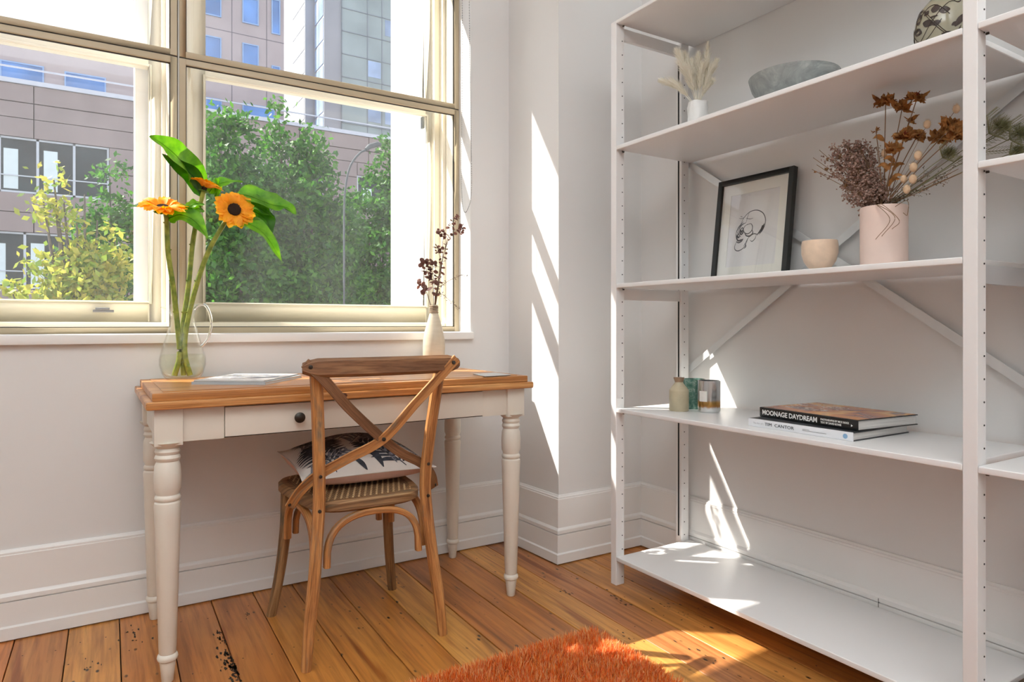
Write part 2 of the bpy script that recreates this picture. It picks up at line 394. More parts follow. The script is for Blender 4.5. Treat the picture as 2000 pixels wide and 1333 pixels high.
# moulded baseboards: one profile swept along each wall
BPROF = [(0, .285), (.004, .285), (.007, .279), (.011, .276), (.011, .270), (.013, .268), (.013, .150), (.016, .147), (.020, .140), (.020, .1262), (.0135, .1252), (.0135, .1228), (.020, .1218), (.020, .048), (.026, .043), (.026, .0055), (.014, .0055), (.014, 0), (0, 0)]
def baseboard(name, a, b, nrm, ma=0, mb_=0):
    a = Vector(a); b = Vector(b); T = (b-a).normalized(); nrm = Vector(nrm); vs = []; n = len(BPROF)
    for p, k in ((a, ma), (b, mb_)):
        for d, z in BPROF: vs.append(p+nrm*d+T*(k*d)+Vector((0, 0, z)))
    fs = [(i, i+1, n+i+1, n+i) for i in range(n-1)]+[(n-1, 0, n, 2*n-1), tuple(range(n)), tuple(range(2*n-1, n-1, -1))]
    o = MB().add(vs, fs).build(name, TRIM, smooth=25); struct(o, 'white moulded baseboard'); return o
baseboard('baseboard_north', (-3.2, YW, 0), (1.640, YW, 0), (0, -1, 0), 0, -1)
bt = Vector((px1-px0, 2.283-YW, 0)).normalized(); bn = Vector((bt.y, -bt.x, 0))
baseboard('baseboard_pillar', (px0, YW, 0), (px1, 2.283, 0), bn, 1, 1)
baseboard('baseboard_corner', (px1, 2.283, 0), (2.116, 2.283, 0), (0, -1, 0), -1, -1)
be = baseboard('baseboard_east', (2.116, 2.283, 0), (2.116, -2.6, 0), (-1, 0, 0), 1, 0)
ORG[be.name] = Vector((0, 0, 0)); MB().box(2.0955, 2.100, 1.1822, 1.1838, .05, .137).build('board_joint', GAP, be, smooth=0)

# floor: dark subfloor with one board object per board
fl = struct(MB().box(-3.2, 2.2, -2.6, 2.7, -.12, -.022).build('floor', GAP, smooth=0), 'old varnished wide floorboards')
tones = {0: (.60, .30, .105), 1: (.52, .215, .07), 2: (.50, .21, .075), 3: (.49, .20, .065), 4: (.50, .215, .06), 5: (.52, .225, .06), 6: (.50, .21, .055), 7: (.60, .30, .09),
         8: (.42, .165, .05), 9: (.44, .18, .055), 10: (.58, .29, .095), 11: (.40, .17, .075), 12: (.52, .25, .085), 13: (.50, .225, .07), 14: (.46, .19, .055), 15: (.42, .16, .045), 16: (.44, .18, .05)}
for i in range(-20, 14):
    x0 = .362+.143*i-2.65*.0175; key = i+3
    col = tones.get(key, (random.uniform(.44, .56), random.uniform(.18, .27), random.uniform(.05, .09)))
    w = .143
    me_ = MB().box(0, w-.0032, -5.3, 0, -.022, 0).build('board', FLOORW, fl, bevel=.0012, seg=1)
    me_.location = (x0+2.65*.0175, 2.66, random.uniform(-.0006, .0006)); me_.rotation_euler = (0, 0, -.0175)
    me_.color = (col[0]*1.10, col[1]*.99, col[2]*.74, 1)

INKST = plain('old_black_stain', (.035, .026, .018), .6, var=.4, scale=60)
def decals(name, pts, mat):
    mb = MB()
    for x, y, rx, ry in pts:
        ph = random.uniform(0, 6); vs = [(x, y, .0009)]+[(x+rx*math.cos(2*PI*k/9)*(1+.35*math.sin(3*k+ph)), y+ry*math.sin(2*PI*k/9)*(1+.3*math.cos(2*k+ph)), .0009) for k in range(9)]
        mb.add(vs, [(0, 1+k, 1+(k+1) % 9) for k in range(9)])
    return tag(mb.build(name, mat, fl, smooth=0), kind='stuff')
sp_pts = []
for k in range(170):
    yy = random.uniform(1.98, 2.42); dens = math.exp(-((yy-2.10)/.10)**2)+.5*math.exp(-((yy-2.3)/.05)**2)
    if random.random() < dens: sp_pts.append((.3535-.0175*(2.65-yy)*.2-abs(random.gauss(0, .016)), yy, random.uniform(.0012, .0045), random.uniform(.003, .013)))
for (cx_, cy_, w_, h_, n_) in ((.445, 2.44, .006, .02, 7), (1.62, 1.87, .012, .05, 16), (1.50, 2.02, .010, .03, 8), (1.45, 1.62, .012, .04, 8), (.09, 2.45, .03, .05, 14), (-.0, 2.36, .03, .05, 8), (1.72, 1.68, .02, .06, 14), (1.57, 1.42, .02, .08, 10)):
    for k in range(n_): sp_pts.append((random.gauss(cx_, w_), random.gauss(cy_, h_), random.uniform(.0012, .0035), random.uniform(.002, .009)))
decals('stain', sp_pts, INKST)
nl = []
for yy in (1.20, 1.66, 2.12, 2.50):
    for i in range(-6, 14):
        xb = .362+.143*i-(2.65-yy)*.0175
        for dx_ in (.032, .108): nl.append((xb+dx_+random.uniform(-.006, .006), yy+random.uniform(-.02, .02), .0024, .0027))
decals('nail_head', nl, plain('nail_rust', (.05, .03, .02), .6))
# ------------------------------------------------------------------ window
win = struct(empty('window_1', (.266, YF, WB)), 'tall cream timber window with tan inner glazing frames')
FW = .022; XM = .266; ZT = 1.993
def frame4(mb, x0, x1, z0, z1, y0, y1, w, g='x', mi=0, wt=None, wb=None):
    wt = wt or w; wb = wb or w
    mb.box(x0, x0+w, y0, y1, z0, z1, 'z', mi).box(x1-w, x1, y0, y1, z0, z1, 'z', mi)
    mb.box(x0+w, x1-w, y0, y1, z0, z0+wb, 'x', mi).box(x0+w, x1-w, y0, y1, z1-wt, z1, 'x', mi)
    return mb
for (x0, x1) in ((WL, XM-.0035), (XM+.0035, WR)):
    for (z0, z1) in ((WB, ZT-.0025), (ZT+.0025, WT)):
        g = frame4(MB(), x0, x1, z0, z1, YF, YF+.018, FW).build('glazing_frame', TAN, win, bevel=.0015, seg=1)
        frame4(MB(), x0+FW, x1-FW, z0+FW, z1-FW, YF+.009, YF+.016, .003).build('gasket', GAP, g)
        MB().box(x0+FW-.001, x1-FW+.001, YF+.011, YF+.013, z0+FW-.001, z1-FW+.001).build('pane', PANE, g, smooth=0)
MB().box(XM-.0035, XM+.0035, YF+.004, YF+.02, WB, WT).box(WL, WR, YF+.004, YF+.02, ZT-.0025, ZT+.0025).build('joint_strip', GAP, win)
MB().box(XM-.0012, XM+.0035, YF+.002, YF+.008, WB, WT).build('joint_bead', GREYSTRIP, win)
# timber box frame behind the glazing: mullion, jambs, head, subsill, transom ledge
mb = MB()
mb.box(.2225, .33, 2.90, 3.04, WB, WT, 'z').box(.236, .300, 2.785, 2.90, WB, WT, 'z')
mb.box(.300, .316, 2.83, 2.90, WB, WT, 'z')
mb.build('mullion', CREAM, win, bevel=.003)
mb = MB()
mb.box(1.413, WR, 2.785, 3.02, WB, WT, 'z').box(1.398, 1.413, 2.86, 2.875, 1.03, WT, 'z').box(1.385, 1.413, 2.925, 2.962, 1.03, WT, 'z')
mb.build('jamb', CREAM, win, bevel=.003)
MB().box(WL, -.87, 2.785, 3.02, WB, WT, 'z').build('jamb', CREAM, win, bevel=.003)
MB().box(-.87, 1.413, 2.785, 3.02, WT-.05, WT).build('head', CREAM, win, bevel=.003)
mb = MB(); mb.box(-.87, 1.413, 2.785, 2.86, WB, .993).box(-.87, 1.413, 2.86, 3.02, WB, 1.008); mb.build('subsill', CREAM, win, bevel=.003)
mb = MB()
mb.box(-.87, .236, 2.790, 2.812, 1.981, 2.012).box(.300, 1.413, 2.790, 2.812, 1.981, 2.012)
mb.build('transom_ledge', CREAM, win, bevel=.003)
# sashes
for n_, (x0, x1) in enumerate(((-.87, .2235), (.329, 1.413))):
    wst = .042 if n_ == 0 else .056
    sash = frame4(MB(), x0, x1, 1.010, 2.055, 2.962, 3.0, wst, wt=.055, wb=.080)
    s_ = sash.build('sash', CREAM, win, bevel=.003)
    fr = frame4(MB(), x0+wst-.010, x1-wst+.010, 1.080, 2.010, 2.955, 2.966, .008).build('glazing_bead', CREAM, s_, bevel=.002)
    MB().box(x0+wst-.001, x1-wst+.001, 2.980, 2.983, 1.089, 2.001).build('pane', PANEO, s_, smooth=0)
    s2 = frame4(MB(), x0, x1, 2.062, 2.905, 2.968, 3.006, wst, wt=.055, wb=.03).build('sash', CREAM, win, bevel=.003)
    MB().box(x0+wst-.001, x1-wst+.001, 2.986, 2.989, 2.091, 2.851).build('pane', PANEO, s2, smooth=0)
# outer sill
MB().box(-1.02, 1.395, 3.02, 3.52, 1.02, 1.035).build('outer_sill', STONEW, win)
for o_ in (MB().box(1.3935, 1.396, 3.021, 3.5, 1.03, 3.92), MB().box(.1385, .32, 3.03, 3.15, 1.03, 3.4)):
    o_.build('outer_reveal', STONEW, win)
# sash catch and corner catch
q = P(202, 606, Y=2.95)
MB().box(q.x-.034, q.x+.034, 2.938, 2.955, q.z-.009, q.z+.001).box(q.x-.026, q.x+.02, 2.932, 2.945, q.z+.001, q.z+.009).build('sash_catch', CHROME, win, bevel=.002)
q = P(824, 240, Y=2.95)
MB().box(q.x-.006, q.x+.006, 2.93, 2.955, q.z-.03, q.z+.025).build('corner_catch', plain('grey_metal', (.25, .27, .27), .5, .4), win, bevel=.003)
# white inner sill board
struct(MB().box(-1.4, 1.441, 2.632, YF+.002, .934, .966).build('trim_1', TRIM, bevel=.004), 'white window sill board')

# roller blind, rolled up above the picture, and its bead chain
bl = thing('roller_blind', (1.41, 2.742, 2.80), 'rolled up white roller blind at the window head with a hanging bead chain', 'blind')
MB().lathe([(.028, 0), (.028, 2.28)], (WL+.03, 2.72, 2.86), 20, axis=(1, 0, 0)).build('roller_tube', TRIM, bl)
MB().box(WL+.04, WR-.035, 2.744, 2.746, 2.50, 2.86).build('fabric', plain('blind_cloth', (.82, .81, .78), .9), bl)
MB().box(WL+.04, WR-.035, 2.740, 2.750, 2.497, 2.515).build('bottom_bar', TRIM, bl, bevel=.002)
BEAD = plain('chain_bead', (.25, .25, .25), .5)
def chain(pts, name='bead_chain'):
    L = cr_spline(pts, 40); acc = 0; mb = MB(); last = L[0]; mb.ball(L[0], .0023, 5, 3)
    for p in L[1:]:
        acc += (p-last).length; last = p
        if acc > .0062: mb.ball(p, .0023, 5, 3); acc = 0
    mb.tube(L, .0005, 4); return mb
c1 = chain([Vector((1.428, 2.735, 2.84)), P(903, 40, X=1.428), P(902, 240, X=1.428), P(901, 330, X=1.426), P(903, 395, X=1.424), P(907, 414, X=1.424), P(913, 410, X=1.424), P(920, 385, X=1.425), P(921, 330, X=1.427),
            P(919, 200, X=1.429), P(917, 60, X=1.43), Vector((1.43, 2.665, 2.84))])
tag(c1.build('bead_chain', BEAD, bl), kind='stuff')

# ------------------------------------------------------------------ desk
DK = thing('writing_desk', (.744, 2.34, 0), 'ivory painted writing desk with turned legs and stepped pine top under the window', 'desk')
mb = MB()
mb.box(.118, 1.368, 2.043, 2.627, .767, .790)
mb.build('tabletop', DESKW, DK, bevel=.007, seg=3)
top = [o for o in bpy.data.objects if o.name == 'tabletop'][0]
MB().box(.134, 1.352, 2.059, 2.622, .7895, .812).build('raised_top', DESKW, DK, bevel=.004, seg=3)
MB().box(.162, 1.324, 2.087, 2.600, .8115, .8140).build('top_field', DESKW, DK, bevel=.002, seg=1)
MB().lathe([(.011, 0), (.008, .0006), (.0001, .0010)], (.655, 2.0432, .7790), 20, axis=(0, -1, 0), sx=1.5, sy=.75).build('knot', plain('knot_brown', (.11, .035, .015), .4), DK)
LEGP = [(.0001, 0), (.013, 0), (.0150, .003), (.0205, .055), (.0205, .060), (.0255, .064), (.0272, .070), (.0255, .077), (.0212, .081), (.0225, .084), (.0335, .47), (.0348, .495), (.0335, .503),
        (.0290, .507), (.0325, .511), (.0338, .516), (.0325, .521), (.0290, .525), (.0300, .530), (.0345, .540), (.0352, .575), (.0335, .605), (.0300, .614), (.0285, .618), (.0315, .622), (.0335, .628), (.0315, .634), (.0290, .637),
        (.0315, .641), (.0332, .646), (.0315, .651), (.0285, .655), (.0345, .662), (.0345, .668)]
for lx in (.1755, 1.3065):
    for ly in (2.104, 2.578):
        g = MB(); g.box(lx-.036, lx+.036, ly-.036, ly+.036, .664, .767, 'z')
        g2 = MB(); g2.lathe(LEGP, (lx, ly, 0), 32)
        g2.lathe([(.0345, .660), (.046, .672)], (lx, ly, 0), 32)
        L_ = g2.build('leg', DESKP, DK); g.build('leg_block', DESKP, L_, bevel=.003)
for x0, x1 in ((.2115, .319), (1.172, 1.2705)):
    MB().box(x0, x1, 2.078, 2.096, .672, .767).build('apron', DESKP, DK, bevel=.001)
MB().box(.319, 1.172, 2.084, 2.100, .672, .767).build('apron', DESKP, DK)
MB().box(.2115, 1.2705, 2.588, 2.606, .672, .767).build('apron', DESKP, DK)
MB().box(.150, .168, 2.14, 2.542, .672, .767).build('apron', DESKP, DK)
MB().box(1.312, 1.330, 2.14, 2.542, .672, .767).build('apron', DESKP, DK)
dr = MB().box(.3208, 1.1702, 2.074, 2.092, .6765, .7615).build('drawer', DESKP, DK, bevel=.0012)
MB().box(.3195, 1.1715, 2.0785, 2.0845, .6735, .6752).box(.3195, 1.1715, 2.0785, 2.0845, .7625, .766).build('drawer_gap', GAP, DK)
for kx in (.527, .964):
    MB().lathe([(.006, 0), (.0055, .010), (.010, .013), (.0155, .018), (.016, .023), (.011, .0275), (.0001, .029)], (kx, 2.0745, .719), 20, axis=(0, -1, 0)).build('drawer_knob', KNOB, dr)

# ------------------------------------------------------------------ chair
CX = .737
CH = thing('dining_chair', (CX, 2.17, 0), 'weathered oak cross-back chair with woven seat pushed up to the desk', 'chair')
def mirror(pts, s): return [(CX+s*a, b, c) for a, b, c in pts]
for s in (-1, 1):
    pts = cr_spline(mirror([(.218, 1.955, 0), (.207, 1.960, .12), (.190, 1.970, .25), (.176, 1.984, .40), (.171, 1.986, .50), (.178, 1.968, .64), (.188, 1.946, .77), (.196, 1.932, .86)], s), 6)
    p_ = MB().bar(pts, lambda t: .027+.006*min(1, t*5), lambda t: .026+.004*min(1, t*3), up=(0, 1, 0), c=.45).build('rear_leg', CHAIRW, CH)
    for zz, xx, yy in ((.553, .173, 1.9665), (.450, .174, 1.971)):
        MB().lathe([(.0055, 0), (.005, .003), (.0001, .004)], (CX+s*xx, yy, zz), 12, axis=(0, -1, 0)).build('bolt', KNOB, p_)
    pts = cr_spline(mirror([(.180, 2.340, .432), (.184, 2.346, .30), (.198, 2.365, .15), (.220, 2.392, 0)], s), 6)
    MB().tube(pts, lambda t: .020-.004*t, 14).build('front_leg', CHAIRG, CH)
# top rail
pts = [(CX+.004+x, 1.908-.026*math.cos(PI*x/.52), .8785-.002) for x in np.linspace(-.245, .243, 25)]
def rh(t): return .056*(min(1, .55+.45*math.sin(min(1, min(t, 1-t)*10)*PI/2)))
rail = MB().bar(pts, .024, rh, c=.75).build('top_rail', CHAIRB, CH)
# crossing straps
for s in (-1, 1):
    yo = -.003 if s > 0 else .0035
    pts = cr_spline([(CX+s*.236, 1.895+yo, .892), (CX+s*.185, 1.893+yo, .845), (CX+s*.10, 1.915+yo, .752), (CX+s*.0+.012, 1.948+yo, .650), (CX-s*.09, 1.985, .592), (CX-s*.172, 2.0115, .545), (CX-s*.215, 2.035, .500), (CX-s*.238, 2.062, .452)], 8)
    stp = MB().bar(pts, .030, .0085, up=(0, 1, 0), c=.3).build('cross_strap', CHAIRW if s > 0 else CHAIRB, CH)
    MB().lathe([(.0065, 0), (.006, .003), (.0001, .005)], (CX+s*.222, 1.889+yo, .880), 12, axis=(0, -1, 0)).build('bolt', KNOB, stp)
    MB().lathe([(.0065, 0), (.006, .003), (.0001, .005)], (CX-s*.240, 2.056, .461), 12, axis=(-s*.8, -.6, 0)).build('bolt', KNOB, stp)
MB().lathe([(.0065, 0), (.006, .003), (.0001, .005)], (CX+.012, 1.9395, .650), 12, axis=(0, -1, 0)).build('centre_bolt', KNOB, CH)
# seat
def seat_outline(off=0, n=64):
    out = []
    for k in range(n):
        a = 2*PI*k/n; ca, sa = math.cos(a), math.sin(a); e = .48
        x = math.copysign(abs(ca)**e, ca); y = math.copysign(abs(sa)**e, sa)
        w = .200+.022*y; out.append((CX+x*(w-off), 2.207+y*(.226-off)))
    return out
mb = MB(); o0 = seat_outline(); n = len(o0)
rings = [(seat_outline(.010), .431), (o0, .438), (o0, .460), (seat_outline(.008), .468), (seat_outline(.026), .468), (seat_outline(.028), .463)]
vs = [(x, y, z) for r_, z in rings for x, y in r_]
fs = [(i*n+k, i*n+(k+1) % n, (i+1)*n+(k+1) % n, (i+1)*n+k) for i in range(len(rings)-1) for k in range(n)]
fs.append(tuple(range(n-1, -1, -1)))
uv = [[(vs[k][0], vs[k][1]*1+vs[k][2]*2) for k in f] for f in fs]
mb.add(vs, fs, uv); mb.build('seat', CHAIRG, CH, smooth=40)
m, t, b = newmat('woven_cane')
cc = coords(t, 'Object'); wv1 = N(t, 'ShaderNodeTexWave'); wv1.inputs['Scale'].default_value = 42; t.links.new(cc, wv1.inputs[0])
wv2 = N(t, 'ShaderNodeTexWave', bands_direction='DIAGONAL'); wv2.inputs['Scale'].default_value = 36; wv2.inputs['Distortion'].default_value = 1.5; t.links.new(cc, wv2.inputs[0])
hh = mixc(t, wv1.outputs[0], wv2.outputs[0], .5); r = ramp(t, [(.2, (.10, .05, .022)), (.8, (.36, .21, .10))]); t.links.new(hh, r.inputs[0])
t.links.new(r.outputs[0], b.inputs['Base Color']); b.inputs['Roughness'].default_value = .6; bump(t, b, hh, 1, .003)
CANE = m
oi_ = seat_outline(.027); mb = MB(); mb.add([(x, y, .4665) for x, y in oi_]+[(CX, 2.207, .4665)], [(k, (k+1) % n, n) for k in range(n)])
for row in range(18):      # raised woven strands
    yy = 2.02+row*.0225
    hw = .158+.01*(row/17)
    for k in range(int(hw*2/.019)):
        xx = CX-hw+k*.019+(row % 2)*.0095
        mb.add([(xx, yy-.009, .4666), (xx+.006, yy-.011, .4666), (xx+.012, yy+.009, .4666), (xx+.006, yy+.011, .4666), (xx+.003, yy-.004, .4695), (xx+.009, yy+.004, .4695)],
               [(0, 1, 4), (1, 2, 5, 4), (2, 3, 5), (3, 0, 4, 5)])
mb.mi = [0]*n+[1]*(len(mb.f)-n); mb.build('woven_panel', [CANE, plain('cane_strand', (.56, .38, .20), .55, var=.25, scale=60)], CH, smooth=60)
# bentwood arches under the seat
def arch(a, b, z0, z1, name='arch'):
    a = Vector(a); b = Vector(b); pts = []
    for k in range(21):
        t = k/20; ang = PI*t; h = math.sin(ang)**.62 if 0 < t < 1 else 0
        u = .5-.5*math.copysign(abs(math.cos(ang))**.85, math.cos(ang))
        p = a.lerp(b, u); p.z = z0+(z1-z0)*h; pts.append(p)
    pts[0].z = z0; pts[-1].z = z0
    d = (b-a).normalized(); nr = Vector((d.y, -d.x, 0))
    MB().bar(pts, .019, .024, up=nr, c=.5).build('arch', CHAIRW, CH)
arch((CX-.148, 1.988, 0), (CX+.148, 1.988, 0), .275, .424)
arch((CX-.150, 2.345, 0), (CX+.150, 2.345, 0), .285, .424)
for s in (-1, 1): arch((CX+s*.178, 2.014, 0), (CX+s*.184, 2.315, 0), .280, .424)

# ------------------------------------------------------------------ cushion
CUC = Vector((.776, 2.292, .527)); rotc = math.radians(-2.5)
CU = thing('cushion', (CUC.x, CUC.y, .47), 'square cushion with grey palm-leaf print and pink underside lying on the chair seat', 'cushion')
def pil(u, v, s):
    """u, v in -1..1; s = 1 top, -1 bottom"""
    pin = 1-.07*(1-abs(v)**2)*abs(u)**3; pin2 = 1-.07*(1-abs(u)**2)*abs(v)**3
    x, y = u*.222*pin, v*.208*pin2
    h = ((1-abs(u)**2.6)*(1-abs(v)**2.6))
    z = s*(h**.8*.074 if s > 0 else h**.42*.060)+.012*v*(s > 0 or abs(v) > 2)+.012*v*(s < 0)*(1-h**.4)
    z += .006*math.sin(u*5+v*3)*h*(s > 0)
    x, y = x*math.cos(rotc)-y*math.sin(rotc), x*math.sin(rotc)+y*math.cos(rotc)
    return CUC+Vector((x, y, z))
CUSHT = plain('cushion_ivory_cotton', (.80, .75, .70), .85, var=.03, bmp=.1, scale=20); CUSHP = plain('cushion_pink_linen', (.82, .52, .42), .85, var=.04, bmp=.15, scale=20)
INK = plain('print_ink_charcoal', (.045, .05, .065), .85, var=.5, scale=60); INKG = plain('print_ink_grey', (.22, .22, .25), .85, var=.3, scale=60)
n = 28; u_ = np.linspace(-1, 1, n+1)
for s, mt, nm in ((1, CUSHT, 'printed_cover'), (-1, CUSHP, 'underside')):
    vs = [pil(a, b_, s) for b_ in u_ for a in u_]
    fs = [((j*(n+1)+i), (j*(n+1)+i+1), ((j+1)*(n+1)+i+1), ((j+1)*(n+1)+i)) for j in range(n) for i in range(n)]
    if s < 0: fs = [f[::-1] for f in fs]
    MB().add(vs, fs).build(nm, mt, CU, smooth=80)
def decal(mb, pts, w, mi=0):
    """tapered print stroke lying on the cushion top; pts in (u, v)"""
    pts = [Vector((a, b_, 0)) for a, b_ in pts]; L = cr_spline(pts, 6); m = len(L); vs = []
    for i, p in enumerate(L):
        t = i/(m-1); T = (L[min(i+1, m-1)]-L[max(i-1, 0)]).normalized(); sd_ = Vector((T.y, -T.x, 0))*w*.5*(math.sin(PI*(.08+.9*t))**.8)
        for k in (-1, 1):
            q = p+sd_*k; q.x = max(-.97, min(.97, q.x)); q.y = max(-.97, min(.97, q.y)); s3 = pil(q.x, q.y, 1); vs.append(s3+Vector((0, -.0006, .0012)))
    mb.add(vs, [(2*i, 2*i+1, 2*i+3, 2*i+2) for i in range(m-1)], None, mi)
mb = MB(); rnd = random.Random(3)
def frond(cx, cy, ang, ln, nl, spread, w, mi=0, bend=.3):
    d = Vector((math.cos(ang), math.sin(ang), 0)); sp = Vector((-d.y, d.x, 0))
    decal(mb, [(cx, cy), (cx+d.x*ln*.5+sp.x*bend*.1, cy+d.y*ln*.5+sp.y*bend*.1), (cx+d.x*ln, cy+d.y*ln)], w*.5, mi)
    for k in range(nl):
        t = .12+.85*k/nl; b0 = Vector((cx, cy, 0))+d*ln*t
        for sgn in (-1, 1):
            l2 = spread*math.sin(PI*(.25+.7*t)); e_ = b0+(d*.75+sp*sgn).normalized()*l2; mid = b0.lerp(e_, .5)+d*l2*.12
            decal(mb, [(b0.x, b0.y), (mid.x, mid.y), (e_.x, e_.y)], w*rnd.uniform(.7, 1.2), mi)
frond(-.50, -.95, 1.75, 1.1, 9, .48, .075)
frond(.55, -.95, 2.2, 1.0, 8, .38, .07)
frond(-.15, -.25, .9, .9, 8, .40, .07, 1)
frond(.55, .15, .9, .8, 7, .35, .07)
frond(-.9, .1, .6, 1.0, 8, .35, .06, 1)
frond(-.2, .55, .2, 1.0, 8, .3, .07)
frond(.95, -.7, 1.9, .8, 8, .3, .05, 1)
for (fx, fy, fa, fl, fn_, fs_, fw_, fm) in ((-.75, -.55, 1.2, .9, 8, .42, .085, 0), (.25, -.3, 1.3, .9, 9, .36, .08, 0), (.15, .2, 2.6, .9, 8, .34, .07, 1), (-.45, .1, 1.9, .8, 7, .34, .08, 0), (.8, -.2, 1.7, .9, 8, .3, .07, 0), (-.95, -.9, .5, .9, 7, .25, .05, 1)):
    frond(fx, fy, fa, fl, fn_, fs_, fw_, fm)
decal(mb, [(.0, -.5), (.12, -.65), (.2, -.95)], .13); decal(mb, [(.18, -.4), (.32, -.6), (.42, -.9)], .10, 1); decal(mb, [(-.2, -.75), (-.12, -.85), (-.05, -.97)], .08)
for k in range(26): 
    a = .50+.30*(k % 7)/6+rnd.uniform(-.02, .02); b_ = -.88+.22*(k//7)
    decal(mb, [(a, b_), (a+.03, b_+.03)], .035)
mb.build('leaf_print', [INK, INKG], CU, smooth=80)
sm = [pil(u, -1, 1) for u in np.linspace(-1, 1, 24)]+[pil(1, v, 1) for v in np.linspace(-1, 1, 24)][1:]+[pil(u, 1, 1) for u in np.linspace(1, -1, 24)][1:]+[pil(-1, v, 1) for v in np.linspace(1, -1, 24)][1:-1]
MB().tube(sm, .002, 6, closed=True).build('seam', CUSHT, CU)
a = pil(-.93, -1, 1); MB().bar([a, a+Vector((-.003, -.006, -.010)), a+Vector((-.004, -.008, -.022))], .004, .0015, up=(0, 1, 0)).build('zip_pull', CHROME, CU)

# ------------------------------------------------------------------ shelving
SX0, SX1 = 1.695, 2.092
SH = thing('shelving_unit', (1.9, .9, 0), 'white open timber shelving unit along the wall with steel cross braces behind', 'shelving')
POSTS = ((1.967, 1.998), (.731, .762), (-.505, -.474))
for k, (y0, y1) in enumerate(POSTS):
    for (x0, x1) in ((SX0, SX0+.041), (SX1-.048, SX1-.006)):
        po = MB().box(x0, x1, y0, y1, 0, 2.163, 'z').build('post', SHELF, SH, bevel=.0015, seg=1)
        if k < 2:
            hl = MB()
            for j in range(40):
                z = .03+j*.0528
                if z < 2.15: hl.lathe([(.0022, 0), (.0022, .0012)], ((x0+.030) if x0 < 1.8 else x0+.016, y0-.0005, z), 8, axis=(0, -1, 0))
            tag(hl.build('peg_holes', SHELFD, po), kind='stuff')
    if k == 0:
        MB().box(SX1-.0488, SX1-.0478, 1.9785, 1.9865, .13, 2.08).build('dark_seam', SHELFD, SH)  # thin dark strip for the seam down the rear post
    for z0 in (2.100, 1.094, .040):
        if z0 == .040: continue
        MB().box(SX0+.041, SX1-.048, y0+.008, y0+.024, z0, z0+.045).build('rung', SHELF if k == 0 else plain('rung_shaded_white', (.45, .46, .47), .3), SH, bevel=.001)  # nearer white rungs get shade and reflection put into a grey colour
BAYS = (((.7625, 1.9665), (2.150, 1.667, 1.139, .663, .095)), ((-.4735, .7305), (1.667, 1.352, .663, .095)))
for (y0, y1), zs in BAYS:
    for z in zs:
        th_ = .0135 if z > 2.1 else .0165
        sh_ = MB().box(SX0-.001, SX1 if z < 2 else 2.114, y0, y1, z, z+th_, 'y').build('shelf', SHELF, SH, bevel=.004, seg=3)
# the top boards oversail the posts
pins = MB()
for (y0, y1), zs in BAYS:
    for z in zs:
        for yy in (y0+.004, y1-.004): pins.lathe([(.003, 0), (.003, .006)], (SX0+.030, yy, z-.005), 8, axis=(0, 1 if yy < (y0+y1)/2 else -1, 0))
tag(pins.build('shelf_pins', KNOB, SH), kind='stuff')
def brace(a, b, xo):
    MB().bar([(xo, a[0], a[1]), (xo, b[0], b[1])], .026, .0015, up=(1, 0, 0), c=.1).build('cross_brace', STEEL, SH)
brace((1.985, 1.672), (.745, .812), 2.0945); brace((1.985, .808), (.745, 1.672), 2.0965)

# ------------------------------------------------------------------ books on the shelf
ZS4 = .6797
def book(name, corner, ax, W_, D_, th, z0, label, covm, spm, pagm, over=.004):
    """corner = spine end nearest the camera; ax = direction of the spine"""
    ax = Vector((*ax, 0)).normalized(); bx = Vector((ax.y, -ax.x, 0)); c = Vector((*corner, z0))
    M = Matrix((( ax.x, bx.x, 0, c.x), (ax.y, bx.y, 0, c.y), (0, 0, 1, z0), (0, 0, 0, 1)))
    b_ = thing(name, c, label, 'book', 'books stacked on the shelf')
    def bx_(*a): return MB().box(*a, M=M)
    bx_(.004, W_-.004, .006, D_-.005, .0030, th-.0030).build('page_block', pagm, b_)
    bx_(0, W_, .004, D_, 0, .0028).build('cover', covm, b_, bevel=.0006, seg=1)
    bx_(0, W_, .004, D_, th-.0028, th).build('cover', covm, b_, bevel=.0006, seg=1)
    bx_(0, W_, 0, .0050, 0, th).build('spine', spm, b_, bevel=.002)
    return b_, M, ax, bx
m, t, b = newmat('page_edges')
wv = N(t, 'ShaderNodeTexNoise'); wv.inputs['Scale'].default_value = 1; mp = coords(t, 'Object', (4, 4, 900)); t.links.new(mp, wv.inputs[0])
r = ramp(t, [(.3, (.55, .54, .52)), (.7, (.85, .84, .81))]); t.links.new(wv.outputs[0], r.inputs[0]); t.links.new(r.outputs[0], b.inputs['Base Color']); PAGES = m
WCOV = plain('white_cover', (.82, .83, .86), .3); BCOV = plain('black_cover', (.012, .013, .014), .25)
DARKC = plain('dark_board', (.03, .035, .04), .4)
m, t, b = newmat('photo_cover_orange')
cc = coords(t, 'Object', (5, 4, 5)); f = noise(t, cc, 1.6, 3, .5, .8)
r = ramp(t, [(.26, (.10, .07, .08)), (.40, (.34, .15, .12)), (.50, (.62, .24, .09)), (.60, (.80, .42, .14)), (.72, (.26, .17, .17))]); t.links.new(f, r.inputs[0])
t.links.new(r.outputs[0], b.inputs['Base Color']); b.inputs['Roughness'].default_value = .25; PHOTO = m
WHITEI = plain('white_lettering', (.88, .88, .86), .5); GREYI = plain('dark_lettering', (.05, .05, .06), .5); GOLDI = plain('pale_lettering', (.55, .5, .42), .5); BLUEI = plain('blue_mark', (.25, .42, .62), .4)
def emptybook(): pass
bk, M, ax, bx = book('book', (1.757, 1.062), (0, 1), .344, .286, .0245, ZS4, 'large white spined hardback at the bottom of the pair of books', DARKC, WCOV, PAGES)
FACE = Vector((-1, 0, 0))
text_mesh('spine_lettering', 'TIM  CANTOR', .0135, (1.7563, 1.345, ZS4+.0080), (0, -1, 0), (0, 0, 1), GREYI, bk, sx=1.18)
